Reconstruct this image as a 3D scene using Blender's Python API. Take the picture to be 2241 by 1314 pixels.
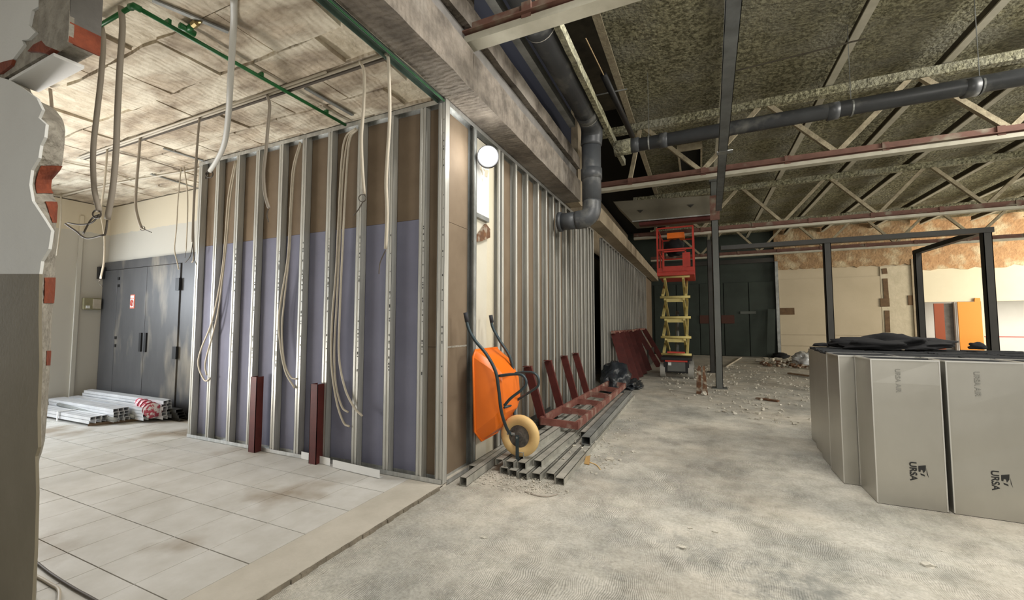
import bpy, bmesh, math, random
from mathutils import Vector, Matrix, noise
random.seed(7)
S = bpy.context.scene
COL = S.collection
for o in list(bpy.data.objects): bpy.data.objects.remove(o)

# ------------------------------------------------------------------ camera
FPX, YAW, PITCH, CH = 910.5, math.radians(24.28), math.radians(3.376), 1.5
cam = bpy.data.cameras.new('camera'); co = bpy.data.objects.new('camera', cam); COL.objects.link(co)
cam.sensor_width = 36; cam.lens = FPX / 2241 * 36; cam.clip_start = .02; cam.clip_end = 200
co.location = (0, 0, CH); co.rotation_euler = (math.pi/2 + PITCH, 0, YAW)
S.camera = co
# ------------------------------------------------------------------ world, lights, exposure
S.view_settings.view_transform = 'Standard'; S.view_settings.look = 'None'
S.view_settings.gamma = 1; S.view_settings.use_curve_mapping = False
S.view_settings.exposure = 0.0
w = bpy.data.worlds.new('world'); S.world = w; w.use_nodes = True
w.node_tree.nodes['Background'].inputs[0].default_value = (1.0, .97, .91, 1)
w.node_tree.nodes['Background'].inputs[1].default_value = .48
def area(name, loc, target, sx, sy, power, col):
    l = bpy.data.lights.new(name, 'AREA'); l.shape = 'RECTANGLE'; l.size = sx; l.size_y = sy
    l.energy = power; l.color = col
    o = bpy.data.objects.new(name, l); COL.objects.link(o); o.location = loc
    o.rotation_euler = (Vector(target) - Vector(loc)).to_track_quat('-Z', 'Y').to_euler()
    return o
area('fill_light_behind', (2.5, -4.5, 2.6), (-1.0, 5, 1.0), 5, 2.6, 50, (1, .965, .9))  # added fill from behind the camera, no window modelled there
area('window_light_left', (-9.98, 1.3, 1.75), (-5.0, 2.2, .2), 2.2, 1.9, 270, (.86, .93, 1))
area('fill_uplight_left_room', (-6.6, 1.5, .6), (-5.2, 1.9, 3.7), 1.0, .5, 120, (1, .95, .88))  # unseen uplight added to brighten the tiled room and its ceiling
area('fill_uplight_hall', (3.0, -.4, 3.6), (2.8, 3.5, 5.8), 1.6, .6, 190, (1, .96, .88))  # unseen uplight added to lift the foam roof and flange undersides
area('overhead_fill_hall', (.9, 3.3, 5.35), (.2, 2.6, 0), 2.4, 1.2, 330, (1, .97, .92))  # unseen overhead fill added to brighten the near floor
area('overhead_fill_middle', (6.5, 6.5, 5.2), (1.5, 8.5, 0), 2, 1, 330, (1, .96, .88))  # another added overhead fill, out of view, for the middle of the hall
area('window_light_right', (15.5, 18.0, 3.0), (9, 22.4, 2.2), 4, 4, 1050, (1, .92, .78))
area('hall_window_light', (13.5, 9.0, 2.6), (2, 12, 2.2), 6, 3, 420, (1, .95, .84))

# ------------------------------------------------------------------ helpers
CY, SY = math.cos(YAW), math.sin(YAW)
FW = Vector((-SY*math.cos(PITCH), CY*math.cos(PITCH), math.sin(PITCH)))
RT = Vector((CY, SY, 0)); UP = RT.cross(FW); CP = Vector((0, 0, CH))
def at(px, py, ax, v):
    'point of the real plane x / y / z = v that stands behind a pixel of the photograph'
    d = FW + RT*((px-1120.5)/FPX) - UP*((py-657)/FPX); i = 'xyz'.index(ax)
    return CP + d*((v - CP[i])/d[i])

def V(*a): return Vector(a)
class MB:
    def __init__(s): s.v = []; s.f = []; s.m = []
    def add(s, vs, fs, mi=0):
        n = len(s.v); s.v += [tuple(v) for v in vs]
        s.f += [tuple(n+i for i in f) for f in fs]; s.m += [mi]*len(fs); return s
    def box(s, a, b, mi=0, M=None):
        x0, y0, z0 = [min(a[i], b[i]) for i in range(3)]; x1, y1, z1 = [max(a[i], b[i]) for i in range(3)]
        vs = [V(x0,y0,z0),V(x1,y0,z0),V(x1,y1,z0),V(x0,y1,z0),V(x0,y0,z1),V(x1,y0,z1),V(x1,y1,z1),V(x0,y1,z1)]
        if M: vs = [M @ v for v in vs]
        return s.add(vs, [(0,3,2,1),(4,5,6,7),(0,1,5,4),(1,2,6,5),(2,3,7,6),(3,0,4,7)], mi)
    def prism(s, pts, d, mi=0):
        'polygon of 3-D points swept by vector d'
        n = len(pts); d = Vector(d); vs = [Vector(p) for p in pts] + [Vector(p)+d for p in pts]
        return s.add(vs, [tuple(range(n-1,-1,-1)), tuple(range(n, 2*n))] + [(i,(i+1)%n,n+(i+1)%n,n+i) for i in range(n)], mi)
    def frame(s, p0, p1, up=(0,0,1)):
        p0 = Vector(p0); p1 = Vector(p1); t = (p1-p0).normalized(); u = Vector(up)
        if abs(t.dot(u)) > .98: u = V(1,0,0) if abs(t.x) < .9 else V(0,1,0)
        r = t.cross(u).normalized(); return p0, p1, r, r.cross(t).normalized()
    def bar(s, p0, p1, wd, ht, up=(0,0,1), mi=0):
        p0, p1, r, u = s.frame(p0, p1, up); q = [(-wd/2,-ht/2),(wd/2,-ht/2),(wd/2,ht/2),(-wd/2,ht/2)]
        return s.prism([p0+r*a+u*b for a, b in q], p1-p0, mi)
    def prof(s, p0, p1, path, th, up=(0,0,1), mi=0):
        'open 2-D profile (right, up) with thickness th swept from p0 to p1'
        p0, p1, r, u = s.frame(p0, p1, up)
        for (a, b), (c, d) in zip(path, path[1:]):
            L = math.hypot(c-a, d-b) or 1; nx, ny = -(d-b)/L*th/2, (c-a)/L*th/2
            ex, ey = (c-a)/L*th/2, (d-b)/L*th/2
            q = [(a-ex-nx,b-ey-ny),(c+ex-nx,d+ey-ny),(c+ex+nx,d+ey+ny),(a-ex+nx,b-ey+ny)]
            s.prism([p0+r*i+u*j for i, j in q], p1-p0, mi)
        return s
    def tube(s, pts, rad, n=8, mi=0, cap=True, radii=None):
        pts = [Vector(p) for p in pts]; base = len(s.v); k = len(pts); prev = None
        for i, p in enumerate(pts):
            t = (pts[min(i+1,k-1)]-pts[max(i-1,0)]).normalized()
            if prev is None:
                a = V(0,0,1) if abs(t.z) < .9 else V(1,0,0); nrm = t.cross(a).normalized()
            else:
                nrm = (prev - t*prev.dot(t)); nrm = nrm.normalized() if nrm.length > 1e-6 else t.orthogonal().normalized()
            prev = nrm; b = t.cross(nrm); r = radii[i] if radii else rad
            for j in range(n):
                an = 2*math.pi*j/n; s.v.append(tuple(p + nrm*(r*math.cos(an)) + b*(r*math.sin(an))))
        for i in range(k-1):
            for j in range(n):
                s.f.append((base+i*n+j, base+i*n+(j+1)%n, base+(i+1)*n+(j+1)%n, base+(i+1)*n+j)); s.m.append(mi)
        if cap:
            s.f.append(tuple(base+j for j in range(n-1,-1,-1))); s.m.append(mi)
            s.f.append(tuple(base+(k-1)*n+j for j in range(n))); s.m.append(mi)
        return s
    def build(s, name, mats, parent=None, smooth=False, bevel=0):
        me = bpy.data.meshes.new(name); me.from_pydata(s.v, [], s.f)
        if not isinstance(mats, (list, tuple)): mats = [mats]
        for m in mats: me.materials.append(m)
        me.polygons.foreach_set('material_index', s.m)
        bm = bmesh.new(); bm.from_mesh(me); bmesh.ops.recalc_face_normals(bm, faces=bm.faces); bm.to_mesh(me); bm.free()
        if smooth:
            for p in me.polygons: p.use_smooth = True
        o = bpy.data.objects.new(name, me); COL.objects.link(o)
        if parent: o.parent = parent
        if bevel:
            b = o.modifiers.new('bevel', 'BEVEL'); b.width = bevel; b.segments = 2; b.limit_method = 'ANGLE'
        return o
def smooth(pts, n=6):
    P = [Vector(p) for p in pts]; P = [2*P[0]-P[1]] + P + [2*P[-1]-P[-2]]; out = []
    for i in range(1, len(P)-2):
        for k in range(n):
            t = k/n; a, b, c, d = P[i-1:i+3]
            out.append(.5*((2*b)+(c-a)*t+(2*a-5*b+4*c-d)*t*t+(3*b-a-3*c+d)*t**3))
    out.append(P[-2]); return out
def tag(o, label=None, cat=None, group=None, kind=None):
    if label: o['label'] = label
    if cat: o['category'] = cat
    if group: o['group'] = group
    if kind: o['kind'] = kind
    return o
def thing(name, label, cat, loc=(0,0,0), group=None):
    'Empty; parts are modelled in world coordinates and parented afterwards'
    o = bpy.data.objects.new(name, None); COL.objects.link(o); o.location = loc; o.empty_display_size = .1
    tag(o, label, cat, group); return o
def adopt(root, *parts):
    for p in parts:
        p.parent = root; p.matrix_parent_inverse = Matrix.Translation(-Vector(root.location)) if root.parent is None else Matrix.Translation(V(0,0,0))
    return root
def part(root, name, mb, mat, label=None, **k):
    o = mb.build(name, mat, **k); adopt(root, o)
    if label: o['label'] = label
    return o
def sub(parent, name, mb, mat, label=None, **k):
    o = mb.build(name, mat, **k); o.parent = parent
    if label: o['label'] = label
    return o
def struct(name, mb, mat, label, cat, parent=None, **k):
    o = mb.build(name, mat, parent, **k); tag(o, label, cat, kind='structure'); return o
def noisy(o, amp, sc, axis=None):
    for v in o.data.vertices:
        n = noise.noise_vector(v.co*sc)*amp
        if axis is not None: n = Vector([n[i] if i in axis else 0 for i in range(3)])
        v.co += n
def blob(rx, ry, rz, amp, sc, seed, sub_=3, flat=True):
    bm = bmesh.new(); bmesh.ops.create_icosphere(bm, subdivisions=sub_, radius=1)
    mb = MB(); off = V(seed*3.1, seed*1.7, seed)
    vs = []
    for v in bm.verts:
        p = v.co.copy(); k = 1 + amp*noise.noise(p*sc+off) + amp*.5*noise.noise(p*sc*2.7+off)
        p = V(p.x*rx*k, p.y*ry*k, p.z*rz*k)
        if flat: p.z = max(p.z, -rz*.45)
        vs.append(p)
    mb.add(vs, [tuple(v.index for v in f.verts) for f in bm.faces]); bm.free(); return mb
def shift(mb, d, M=None):
    d = Vector(d); mb.v = [tuple((M @ Vector(v) if M else Vector(v)) + d) for v in mb.v]; return mb

# ------------------------------------------------------------------ materials
def mat(name, c1, c2=None, rough=.7, metal=0, scale=6, bump=0, bscale=40, detail=6, mix=(.35,.65), coords='Object',
        third=None, tscale=1.2, tmix=(.5,.7), stretch=(1,1,1), spec=.4):
    m = bpy.data.materials.new(name); m.use_nodes = True; N = m.node_tree.nodes; L = m.node_tree.links
    b = N['Principled BSDF']; b.inputs['Roughness'].default_value = rough; b.inputs['Metallic'].default_value = metal
    b.inputs['Specular IOR Level'].default_value = spec
    c1 = (*c1, 1); b.inputs['Base Color'].default_value = c1
    if c2 is None and not bump: return m
    tc = N.new('ShaderNodeTexCoord'); mp = N.new('ShaderNodeMapping'); mp.inputs['Scale'].default_value = stretch
    L.new(tc.outputs[coords], mp.inputs[0])
    if c2:
        n = N.new('ShaderNodeTexNoise'); n.inputs['Scale'].default_value = scale; n.inputs['Detail'].default_value = detail
        n.inputs['Roughness'].default_value = .62
        L.new(mp.outputs[0], n.inputs[0]); r = N.new('ShaderNodeValToRGB')
        r.color_ramp.elements[0].position = mix[0]; r.color_ramp.elements[1].position = mix[1]
        r.color_ramp.elements[0].color = c1; r.color_ramp.elements[1].color = (*c2, 1)
        L.new(n.outputs[0], r.inputs[0]); out = r.outputs[0]
        if third:
            n2 = N.new('ShaderNodeTexNoise'); n2.inputs['Scale'].default_value = tscale; n2.inputs['Detail'].default_value = 5
            L.new(mp.outputs[0], n2.inputs[0]); r2 = N.new('ShaderNodeValToRGB')
            r2.color_ramp.elements[0].position = tmix[0]; r2.color_ramp.elements[1].position = tmix[1]
            L.new(n2.outputs[0], r2.inputs[0]); mx = N.new('ShaderNodeMix'); mx.data_type = 'RGBA'
            L.new(r2.outputs[0], mx.inputs[0]); L.new(out, mx.inputs[6]); mx.inputs[7].default_value = (*third, 1); out = mx.outputs[2]
        L.new(out, b.inputs['Base Color'])
    if bump:
        n = N.new('ShaderNodeTexNoise'); n.inputs['Scale'].default_value = bscale; n.inputs['Detail'].default_value = 5
        L.new(mp.outputs[0], n.inputs[0]); bp = N.new('ShaderNodeBump'); bp.inputs['Distance'].default_value = bump
        bp.inputs['Strength'].default_value = 1
        L.new(n.outputs[0], bp.inputs['Height']); L.new(bp.outputs[0], b.inputs['Normal'])
    return m
M = {}
M['galv'] = mat('galvanised_steel', (.60,.61,.60), (.43,.44,.43), .38, .75, 3, .0006, 60, stretch=(6,6,.5))
M['stud'] = mat('zinc_stud', (.54,.535,.49), (.40,.395,.365), .42, .38, 3, .0006, 60, stretch=(6,6,.5))
M['chase'] = mat('brown_cable_chase', (.15,.095,.05), (.10,.06,.035), .95, 0, 6)
M['galv_dull'] = mat('dull_galvanised_steel', (.36,.37,.36), (.22,.23,.22), .5, .6, 4)
M['channel'] = mat('zinc_channel', (.46,.45,.40), (.29,.285,.25), .55, .35, 6, third=(.5,.48,.42), tscale=4)
M['board_brown'] = mat('brown_board_paper', (.185,.138,.092), (.15,.11,.072), .85, 0, 2.5)
M['board_lilac'] = mat('lilac_board_paper', (.19,.195,.265), (.16,.163,.225), .8, 0, 2.0)
M['conc'] = mat('rough_concrete', (.20,.172,.14), (.085,.072,.058), .95, 0, 4.5, .03, 14, third=(.26,.235,.20), tscale=1.5)
M['conc_grey'] = mat('grey_concrete', (.17,.16,.15), (.11,.105,.095), .95, 0, 3, .012, 20)
M['conc_tan'] = mat('tan_concrete_beam', (.36,.30,.21), (.27,.22,.155), .95, 0, 2.5, .008, 18)
M['ceil_block'] = mat('ceiling_block', (.55,.465,.355), (.29,.235,.175), .95, 0, 3.0, .03, 5, third=(.68,.62,.50), tscale=1.6, tmix=(.45,.62), stretch=(1,2.2,1))
M['ceil_mortar'] = mat('ceiling_mortar', (.70,.63,.50), (.52,.45,.34), .95, 0, 7, .03, 12)
M['plaster_white'] = mat('white_paint', (.68,.685,.66), (.65,.65,.625), .85, 0, 2, .001, 60)
M['plaster_cream'] = mat('cream_plaster', (.60,.55,.43), (.55,.50,.38), .9, 0, 1.5, .002, 30)
M['dado'] = mat('brown_grey_dado_paint', (.19,.165,.115), (.17,.147,.10), .75, 0, 4, .001, 50)
M['mortar'] = mat('grey_mortar', (.36,.335,.28), (.22,.20,.165), .95, 0, 14, .02, 30)
M['brick'] = mat('red_brick', (.25,.062,.028), (.15,.036,.018), .9, 0, 12, .006, 40)
M['door'] = mat('dark_grey_door_metal', (.095,.094,.096), (.078,.078,.08), .45, .25, 3, third=(.24,.215,.175), tscale=1.3, tmix=(.54,.66), stretch=(1.6,1,.5))
M['black'] = mat('black_plastic', (.012,.012,.013), rough=.5)
M['rubber'] = mat('dark_rubber', (.03,.03,.035), rough=.75)
M['white'] = mat('white_coating', (.72,.72,.70), rough=.45)
M['cable'] = mat('beige_conduit', (.50,.45,.36), (.44,.39,.31), .55, 0, 8)
M['cable_grey'] = mat('grey_conduit', (.50,.49,.45), rough=.5)
M['cable_brown'] = mat('taupe_conduit', (.33,.29,.24), rough=.6)
M['wire'] = mat('dark_wire', (.09,.075,.06), rough=.6)
M['green'] = mat('green_pipe', (.02,.16,.045), (.015,.11,.03), .4)
M['green_grey'] = mat('green_grey_track', (.17,.24,.20), (.11,.15,.13), .45, .4)
M['redoxide'] = mat('red_oxide_steel', (.105,.020,.016), (.075,.015,.012), .6, .1, 8)
M['redoxide_dusty'] = mat('dusty_red_steel', (.22,.085,.065), (.15,.05,.038), .8, 0, 8, third=(.33,.24,.19), tscale=5)
M['truss_brown'] = mat('brown_primer_steel', (.17,.085,.062), (.12,.058,.042), .75, 0, 6, third=(.27,.24,.18), tscale=3, tmix=(.55,.7))
M['truss_white'] = mat('pale_truss_flange', (.50,.48,.39), (.40,.38,.30), .7, 0, 4)
M['truss_diag'] = mat('foam_dusted_diagonal', (.40,.35,.24), (.26,.22,.15), .9, 0, 10, .008, 30)
M['purlin'] = mat('purlin_dark_steel', (.085,.075,.05), (.05,.042,.03), .8, 0, 4)
M['foam'] = mat('sprayed_foam', (.36,.345,.225), (.125,.118,.070), 1, 0, 17, .07, 20, third=(.30,.295,.235), tscale=1.1, tmix=(.45,.75), detail=3, mix=(.40,.60))
M['pipe'] = mat('grey_pipe_plastic', (.065,.07,.075), (.048,.051,.055), .42, 0, 3, third=(.18,.18,.165), tscale=4, tmix=(.55,.75))
M['duct'] = mat('grey_duct_sheet', (.22,.20,.15), (.18,.165,.125), .5, .3, 2)
M['navy'] = mat('dark_void_shade', (.010,.012,.022), rough=.9)
M['void'] = mat('dark_void', (.010,.010,.008), rough=1)
M['column'] = mat('dark_column_paint', (.045,.043,.038), (.035,.034,.03), .5, .1, 3)
M['column_grey'] = mat('green_grey_column_paint', (.12,.125,.115), (.10,.105,.098), .5, .1, 3)
M['darkgreen'] = mat('dark_green_panel', (.030,.042,.034), (.022,.030,.024), .7, 0, 1.5)
M['cream'] = mat('cream_wall', (.50,.43,.315), (.455,.39,.28), .9, 0, .8, .002, 20)
M['rubble'] = mat('bared_brickwork', (.38,.25,.135), (.26,.17,.095), 1, 0, 5, .03, 12, third=(.50,.42,.28), tscale=2.2)
M['cream_patch'] = mat('cream_render', (.54,.48,.36), (.46,.41,.30), .95, 0, 3, .01, 12)
M['orange'] = mat('orange_paint', (.80,.17,.012), (.76,.155,.01), .33, 0, 2)
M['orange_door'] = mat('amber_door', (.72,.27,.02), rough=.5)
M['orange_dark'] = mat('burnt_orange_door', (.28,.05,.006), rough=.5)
M['liftred'] = mat('lift_red_paint', (.55,.05,.03), (.45,.04,.025), .5)
M['liftyellow'] = mat('scissor_yellow_paint', (.62,.52,.19), (.50,.42,.17), .55, 0, 5)
M['tyre'] = mat('cream_solid_tyre', (.72,.50,.22), (.66,.45,.19), .6)
M['barrow'] = mat('dark_teal_tube', (.035,.055,.065), (.05,.07,.08), .4, .4, 6)
M['hub'] = mat('dusty_hub', (.06,.055,.05), (.16,.14,.12), .7, .2, 14)
M['foil'] = mat('aluminium_foil_facing', (.47,.455,.405), (.42,.405,.36), .33, .62, 1.6, .0025, 5, stretch=(1,1,.6))
M['foil_edge'] = mat('bright_foil_tape', (.66,.65,.61), rough=.3, metal=.6)
M['fleece'] = mat('black_glass_fleece', (.020,.022,.024), (.035,.037,.040), .8, 0, 14)
M['ink'] = mat('black_print', (.02,.02,.02), rough=.6)
M['ink_grey'] = mat('faded_grey_print', (.23,.225,.20), rough=.6)
M['wrap'] = mat('clear_wrap', (.80,.82,.84), (.66,.68,.70), .25, .2, 8)
M['plaid_r'] = mat('red_check_cloth', (.50,.08,.12), (.80,.74,.74), .9, 0, 18, mix=(.48,.52))
M['bag'] = mat('black_bin_bag', (.018,.022,.028), (.03,.035,.04), .28, 0, 6, .01, 20)
M['chips'] = mat('mortar_chips', (.56,.53,.46), (.46,.43,.36), .95, 0, 9)
M['wood'] = mat('weathered_timber', (.22,.15,.09), (.15,.10,.06), .85, 0, 5, stretch=(1,6,1))
M['rust'] = mat('rusty_steel', (.18,.09,.045), (.10,.05,.03), .8, .2, 14, third=(.42,.38,.3), tscale=9)
M['cloth_black'] = mat('black_cloth', (.010,.010,.011), rough=.9)
M['box'] = mat('old_switch_box', (.30,.275,.16), (.22,.20,.12), .6, 0, 9)
M['tile'] = mat('dusty_pale_floor_tile', (.61,.595,.56), (.50,.48,.435), .55, 0, 3.2, .0012, 30, third=(.33,.28,.22), tscale=1.3, tmix=(.56,.70), detail=9)
M['slab'] = mat('floor_slab_mortar', (.52,.48,.41), (.42,.385,.32), .9, 0, 2.2, .004, 30)
def floor_mat():
    m = bpy.data.materials.new('scraped_concrete_floor'); m.use_nodes = True; N = m.node_tree.nodes; L = m.node_tree.links
    b = N['Principled BSDF']; b.inputs['Roughness'].default_value = .9
    tc = N.new('ShaderNodeTexCoord')
    def nz(scale, detail=6, rough=.6, src=None):
        n = N.new('ShaderNodeTexNoise'); n.inputs['Scale'].default_value = scale; n.inputs['Detail'].default_value = detail
        n.inputs['Roughness'].default_value = rough; L.new(src or tc.outputs['Object'], n.inputs[0]); return n
    def ramp(src, p, cols):
        r = N.new('ShaderNodeValToRGB'); e = r.color_ramp.elements
        e[0].position, e[1].position = p[0], p[-1]; e[0].color = (*cols[0], 1); e[1].color = (*cols[-1], 1)
        for q, c in zip(p[1:-1], cols[1:-1]): k = e.new(q); k.color = (*c, 1)
        L.new(src, r.inputs[0]); return r
    def mix(f, a, c, bl='MIX'):
        x = N.new('ShaderNodeMix'); x.data_type = 'RGBA'; x.blend_type = bl
        L.new(f, x.inputs[0]) if hasattr(f, 'links') else setattr(x.inputs[0], 'default_value', f)
        for k, s_ in ((6, a), (7, c)):
            if isinstance(s_, tuple): x.inputs[k].default_value = (*s_, 1)
            else: L.new(s_, x.inputs[k])
        return x.outputs[2]
    base = ramp(nz(1.1, 8).outputs[0], (.33, .5, .68), ((.35,.345,.31), (.50,.48,.425), (.63,.60,.525)))
    fine = ramp(nz(48, 10, .75).outputs[0], (.33, .60), ((.50,.50,.48), (1,1,1)))
    c = mix(.7, base.outputs[0], fine.outputs[0], 'MULTIPLY')
    # dark grey adhesive patches near the camera
    spot = ramp(nz(2.1, 9, .74).outputs[0], (.57, .74), ((0,0,0), (.6,.6,.6)))
    c = mix(spot.outputs[0], c, (.33,.33,.305))
    warm = ramp(nz(.7, 4).outputs[0], (.45, .65), ((0,0,0), (.4,.4,.4)))
    c = mix(warm.outputs[0], c, (.56,.49,.39))
    med = ramp(nz(5.5, 10, .78).outputs[0], (.38, .56), ((.74,.735,.71), (1.0,1.0,1.0)))
    c = mix(.85, c, med.outputs[0], 'MULTIPLY')
    for cx, cy, rad, st in ((.50, 2.92, .30, .7), (.02, 3.12, .2, .5), (-.55, 2.65, .12, .4), (.95, 2.6, .25, .5)):   # scraped dark adhesive stains
        d_ = N.new('ShaderNodeVectorMath'); d_.operation = 'DISTANCE'; L.new(tc.outputs['Object'], d_.inputs[0]); d_.inputs[1].default_value = (cx, cy, 0)
        a_ = N.new('ShaderNodeMath'); a_.operation = 'MULTIPLY_ADD'; L.new(nz(9, 9, .75).outputs[0], a_.inputs[0]); a_.inputs[1].default_value = 2.2; L.new(d_.outputs['Value'], a_.inputs[2])
        r_ = ramp(a_.outputs[0], (0, 1), ((st,st,st), (0,0,0))); mr = N.new('ShaderNodeMapRange'); mr.inputs[1].default_value = rad+.75; mr.inputs[2].default_value = rad+1.15
        L.new(a_.outputs[0], mr.inputs[0]); L.new(mr.outputs[0], r_.inputs[0]); c = mix(r_.outputs[0], c, (.16,.165,.15))
    L.new(c, b.inputs['Base Color'])
    # combed adhesive ridges in patches
    dist = nz(1.3, 3); vm = N.new('ShaderNodeVectorMath'); vm.operation = 'MULTIPLY_ADD'
    L.new(dist.outputs[1], vm.inputs[0]); vm.inputs[1].default_value = (.3,.3,.3); L.new(tc.outputs['Object'], vm.inputs[2])
    wv = N.new('ShaderNodeTexWave'); wv.inputs['Scale'].default_value = 26; wv.inputs['Distortion'].default_value = 1.5
    wv.inputs['Detail'].default_value = 2; L.new(vm.outputs[0], wv.inputs[0])
    msk = ramp(nz(1.6, 6, .65).outputs[0], (.42, .60), ((0,0,0), (1,1,1)))
    mm = N.new('ShaderNodeMath'); mm.operation = 'MULTIPLY'; L.new(wv.outputs[1], mm.inputs[0]); L.new(msk.outputs[0], mm.inputs[1])
    m2 = N.new('ShaderNodeMath'); m2.operation = 'MULTIPLY_ADD'; L.new(mm.outputs[0], m2.inputs[0]); m2.inputs[1].default_value = .27
    L.new(nz(7, 7, .6).outputs[0], m2.inputs[2])
    bp = N.new('ShaderNodeBump'); bp.inputs['Distance'].default_value = .02; L.new(m2.outputs[0], bp.inputs['Height'])
    L.new(bp.outputs[0], b.inputs['Normal']); return m
M['floor'] = floor_mat()
def wave_bump(m, scale, dist, direction='Y', distortion=6):
    N = m.node_tree.nodes; L = m.node_tree.links; b = N['Principled BSDF']
    tc = N.new('ShaderNodeTexCoord'); wv = N.new('ShaderNodeTexWave'); wv.bands_direction = direction
    wv.inputs['Scale'].default_value = scale; wv.inputs['Distortion'].default_value = distortion; wv.inputs['Detail'].default_value = 4
    L.new(tc.outputs['Object'], wv.inputs[0]); bp = N.new('ShaderNodeBump'); bp.inputs['Distance'].default_value = dist
    L.new(wv.outputs[1], bp.inputs['Height'])
    old = b.inputs['Normal'].links[0].from_socket if b.inputs['Normal'].links else None
    if old: L.new(old, bp.inputs['Normal'])
    L.new(bp.outputs[0], b.inputs['Normal'])
wave_bump(M['conc'], 6, .004); wave_bump(M['ceil_block'], 4.5, .003, 'X', 9)
def emit(name, col, st):
    m = bpy.data.materials.new(name); m.use_nodes = True; b = m.node_tree.nodes['Principled BSDF']
    b.inputs['Emission Color'].default_value = (*col, 1); b.inputs['Emission Strength'].default_value = st; return m
M['lamp'] = emit('led_panel_glow', (1, .98, .92), 60)

# ================================================================== SETTING
FZ = .03; CZ = 3.70; XW = -2.20; YW = 3.30
# floors
mb = MB(); NX, NY = 60, 80
fx = lambda i: -3.6 + 20.6*i/NX; fy = lambda j: -6 + 30*j/NY
mb.add([V(fx(i), fy(j), 0) for j in range(NY+1) for i in range(NX+1)],
       [(j*(NX+1)+i, j*(NX+1)+i+1, (j+1)*(NX+1)+i+1, (j+1)*(NX+1)+i) for j in range(NY) for i in range(NX)])
struct('floor', mb, M['floor'], 'rough scraped concrete floor of the large hall', 'floor')
mb = MB().box((-11.5,-6,-.1), (XW, 4.1, .018)).box((-2.56,-6,.01), (XW,3.32,FZ))
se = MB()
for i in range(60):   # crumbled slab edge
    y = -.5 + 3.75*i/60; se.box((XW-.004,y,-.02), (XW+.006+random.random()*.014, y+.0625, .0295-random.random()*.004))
slab = struct('floor', mb, M['slab'], 'raised mortar slab under the pale floor tiles of the side room', 'floor')
se.build('slab_edge', mat('dirty_shaded_slab_edge', (.22,.19,.145), (.15,.13,.10), .95, 0, 9, .01, 30), slab)['label'] = 'dirty broken edge, coloured darker for its shadow face'  # dirt brown that also paints in the shadow line of the step
for i in range(20):
    for j in range(8):
        x1 = -2.565-.4*i; y0 = .55+.4*(j) ; 
        if x1-.39 < -10.1: continue
        dz = random.uniform(-.0012,.0012)
        t = MB().box((x1-.393, y0+.004, .012), (x1-.001, y0+.397, FZ+dz)).build('floor_tile', M['tile'], slab)
mb = MB().box((-11.5,-6,0), (-2.565,.548,FZ)); m_ = mb.build('tile_field', M['tile'], slab); m_['kind'] = 'stuff'
# side-room walls
PWM = bpy.data.materials.new('two_tone_plaster'); PWM.use_nodes = True
_N = PWM.node_tree.nodes; _L = PWM.node_tree.links; _b = _N['Principled BSDF']; _b.inputs['Roughness'].default_value = .85
_tc = _N.new('ShaderNodeTexCoord'); _sx = _N.new('ShaderNodeSeparateXYZ'); _L.new(_tc.outputs['Object'], _sx.inputs[0])
_nz = _N.new('ShaderNodeTexNoise'); _nz.inputs['Scale'].default_value = 9; _L.new(_tc.outputs['Object'], _nz.inputs[0])
_ad = _N.new('ShaderNodeMath'); _ad.operation = 'MULTIPLY_ADD'; _ad.inputs[1].default_value = .05; _L.new(_nz.outputs[0], _ad.inputs[0]); _L.new(_sx.outputs[2], _ad.inputs[2])
_gt = _N.new('ShaderNodeMath'); _gt.operation = 'GREATER_THAN'; _gt.inputs[1].default_value = 3.20; _L.new(_ad.outputs[0], _gt.inputs[0])
_mx = _N.new('ShaderNodeMix'); _mx.data_type = 'RGBA'; _L.new(_gt.outputs[0], _mx.inputs[0])
_mx.inputs[6].default_value = (.50,.475,.415,1); _mx.inputs[7].default_value = (.60,.53,.40,1); _L.new(_mx.outputs[2], _b.inputs['Base Color'])
struct('wall_left', MB().box((-10.3,-6,0), (-10.1,3.95,CZ)), PWM, 'grey painted side wall of the tiled room', 'wall')
struct('trim_1', MB().box((-10.1,3.52,FZ), (-10.065,3.575,3.45)), PWM, 'thin pale vertical cover strip on the grey side wall', 'trim')
struct('wall_back', MB().box((-10.3,3.95,0), (-5.6,4.12,CZ)), PWM, 'two-tone back wall above the dark metal doors', 'wall')
# double metal doors
d = struct('door_1', MB().box((-10.09,3.90,2.50), (-7.1,3.95,2.65)).box((-7.62,3.905,FZ), (-7.1,3.95,2.5)), M['door'], 'wide dark grey metal double doors with scuffed faces', 'door')
for x0, x1 in ((-10.09,-9.565), (-9.555,-8.605), (-8.595,-7.63)):
    lf = MB().box((x0,3.885,FZ+.01), (x1,3.945,2.49)).build('door_leaf', M['door'], d, bevel=.004)
    if x0 == -9.555:
        MB().box((-8.71,3.865,1.04), (-8.645,3.888,1.36)).build('handle', M['black'], lf)
        for z in (2.30, 2.17, 1.24, 1.10): MB().box((-9.53,3.87,z), (-9.48,3.888,z+.05)).build('latch', M['black'], lf)
        sg = MB().box((-9.08,3.879,1.78), (-8.94,3.886,2.02)).build('notice', mat('notice_red', (.65,.16,.10)), lf); sg['label'] = 'small red and white no-entry notice'
        # flat printed white details
    if x0 == -8.595:
        MB().box((-8.56,3.865,1.04), (-8.495,3.888,1.36)).build('handle', M['black'], lf)
        for z in (2.05, .95): MB().box((-7.70,3.86,z), (-7.60,3.888,z+.20)).build('hinge', M['black'], lf)
nt = MB()
for z0, z1, x0, x1 in ((1.965,2.005,-9.065,-8.955), (1.80,1.95,-9.065,-8.955)): nt.box((x0,3.874,z0), (x1,3.8795,z1))
n_ = nt.build('notice_print', M['white'], d); n_['label'] = 'white fields of the notice'
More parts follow.
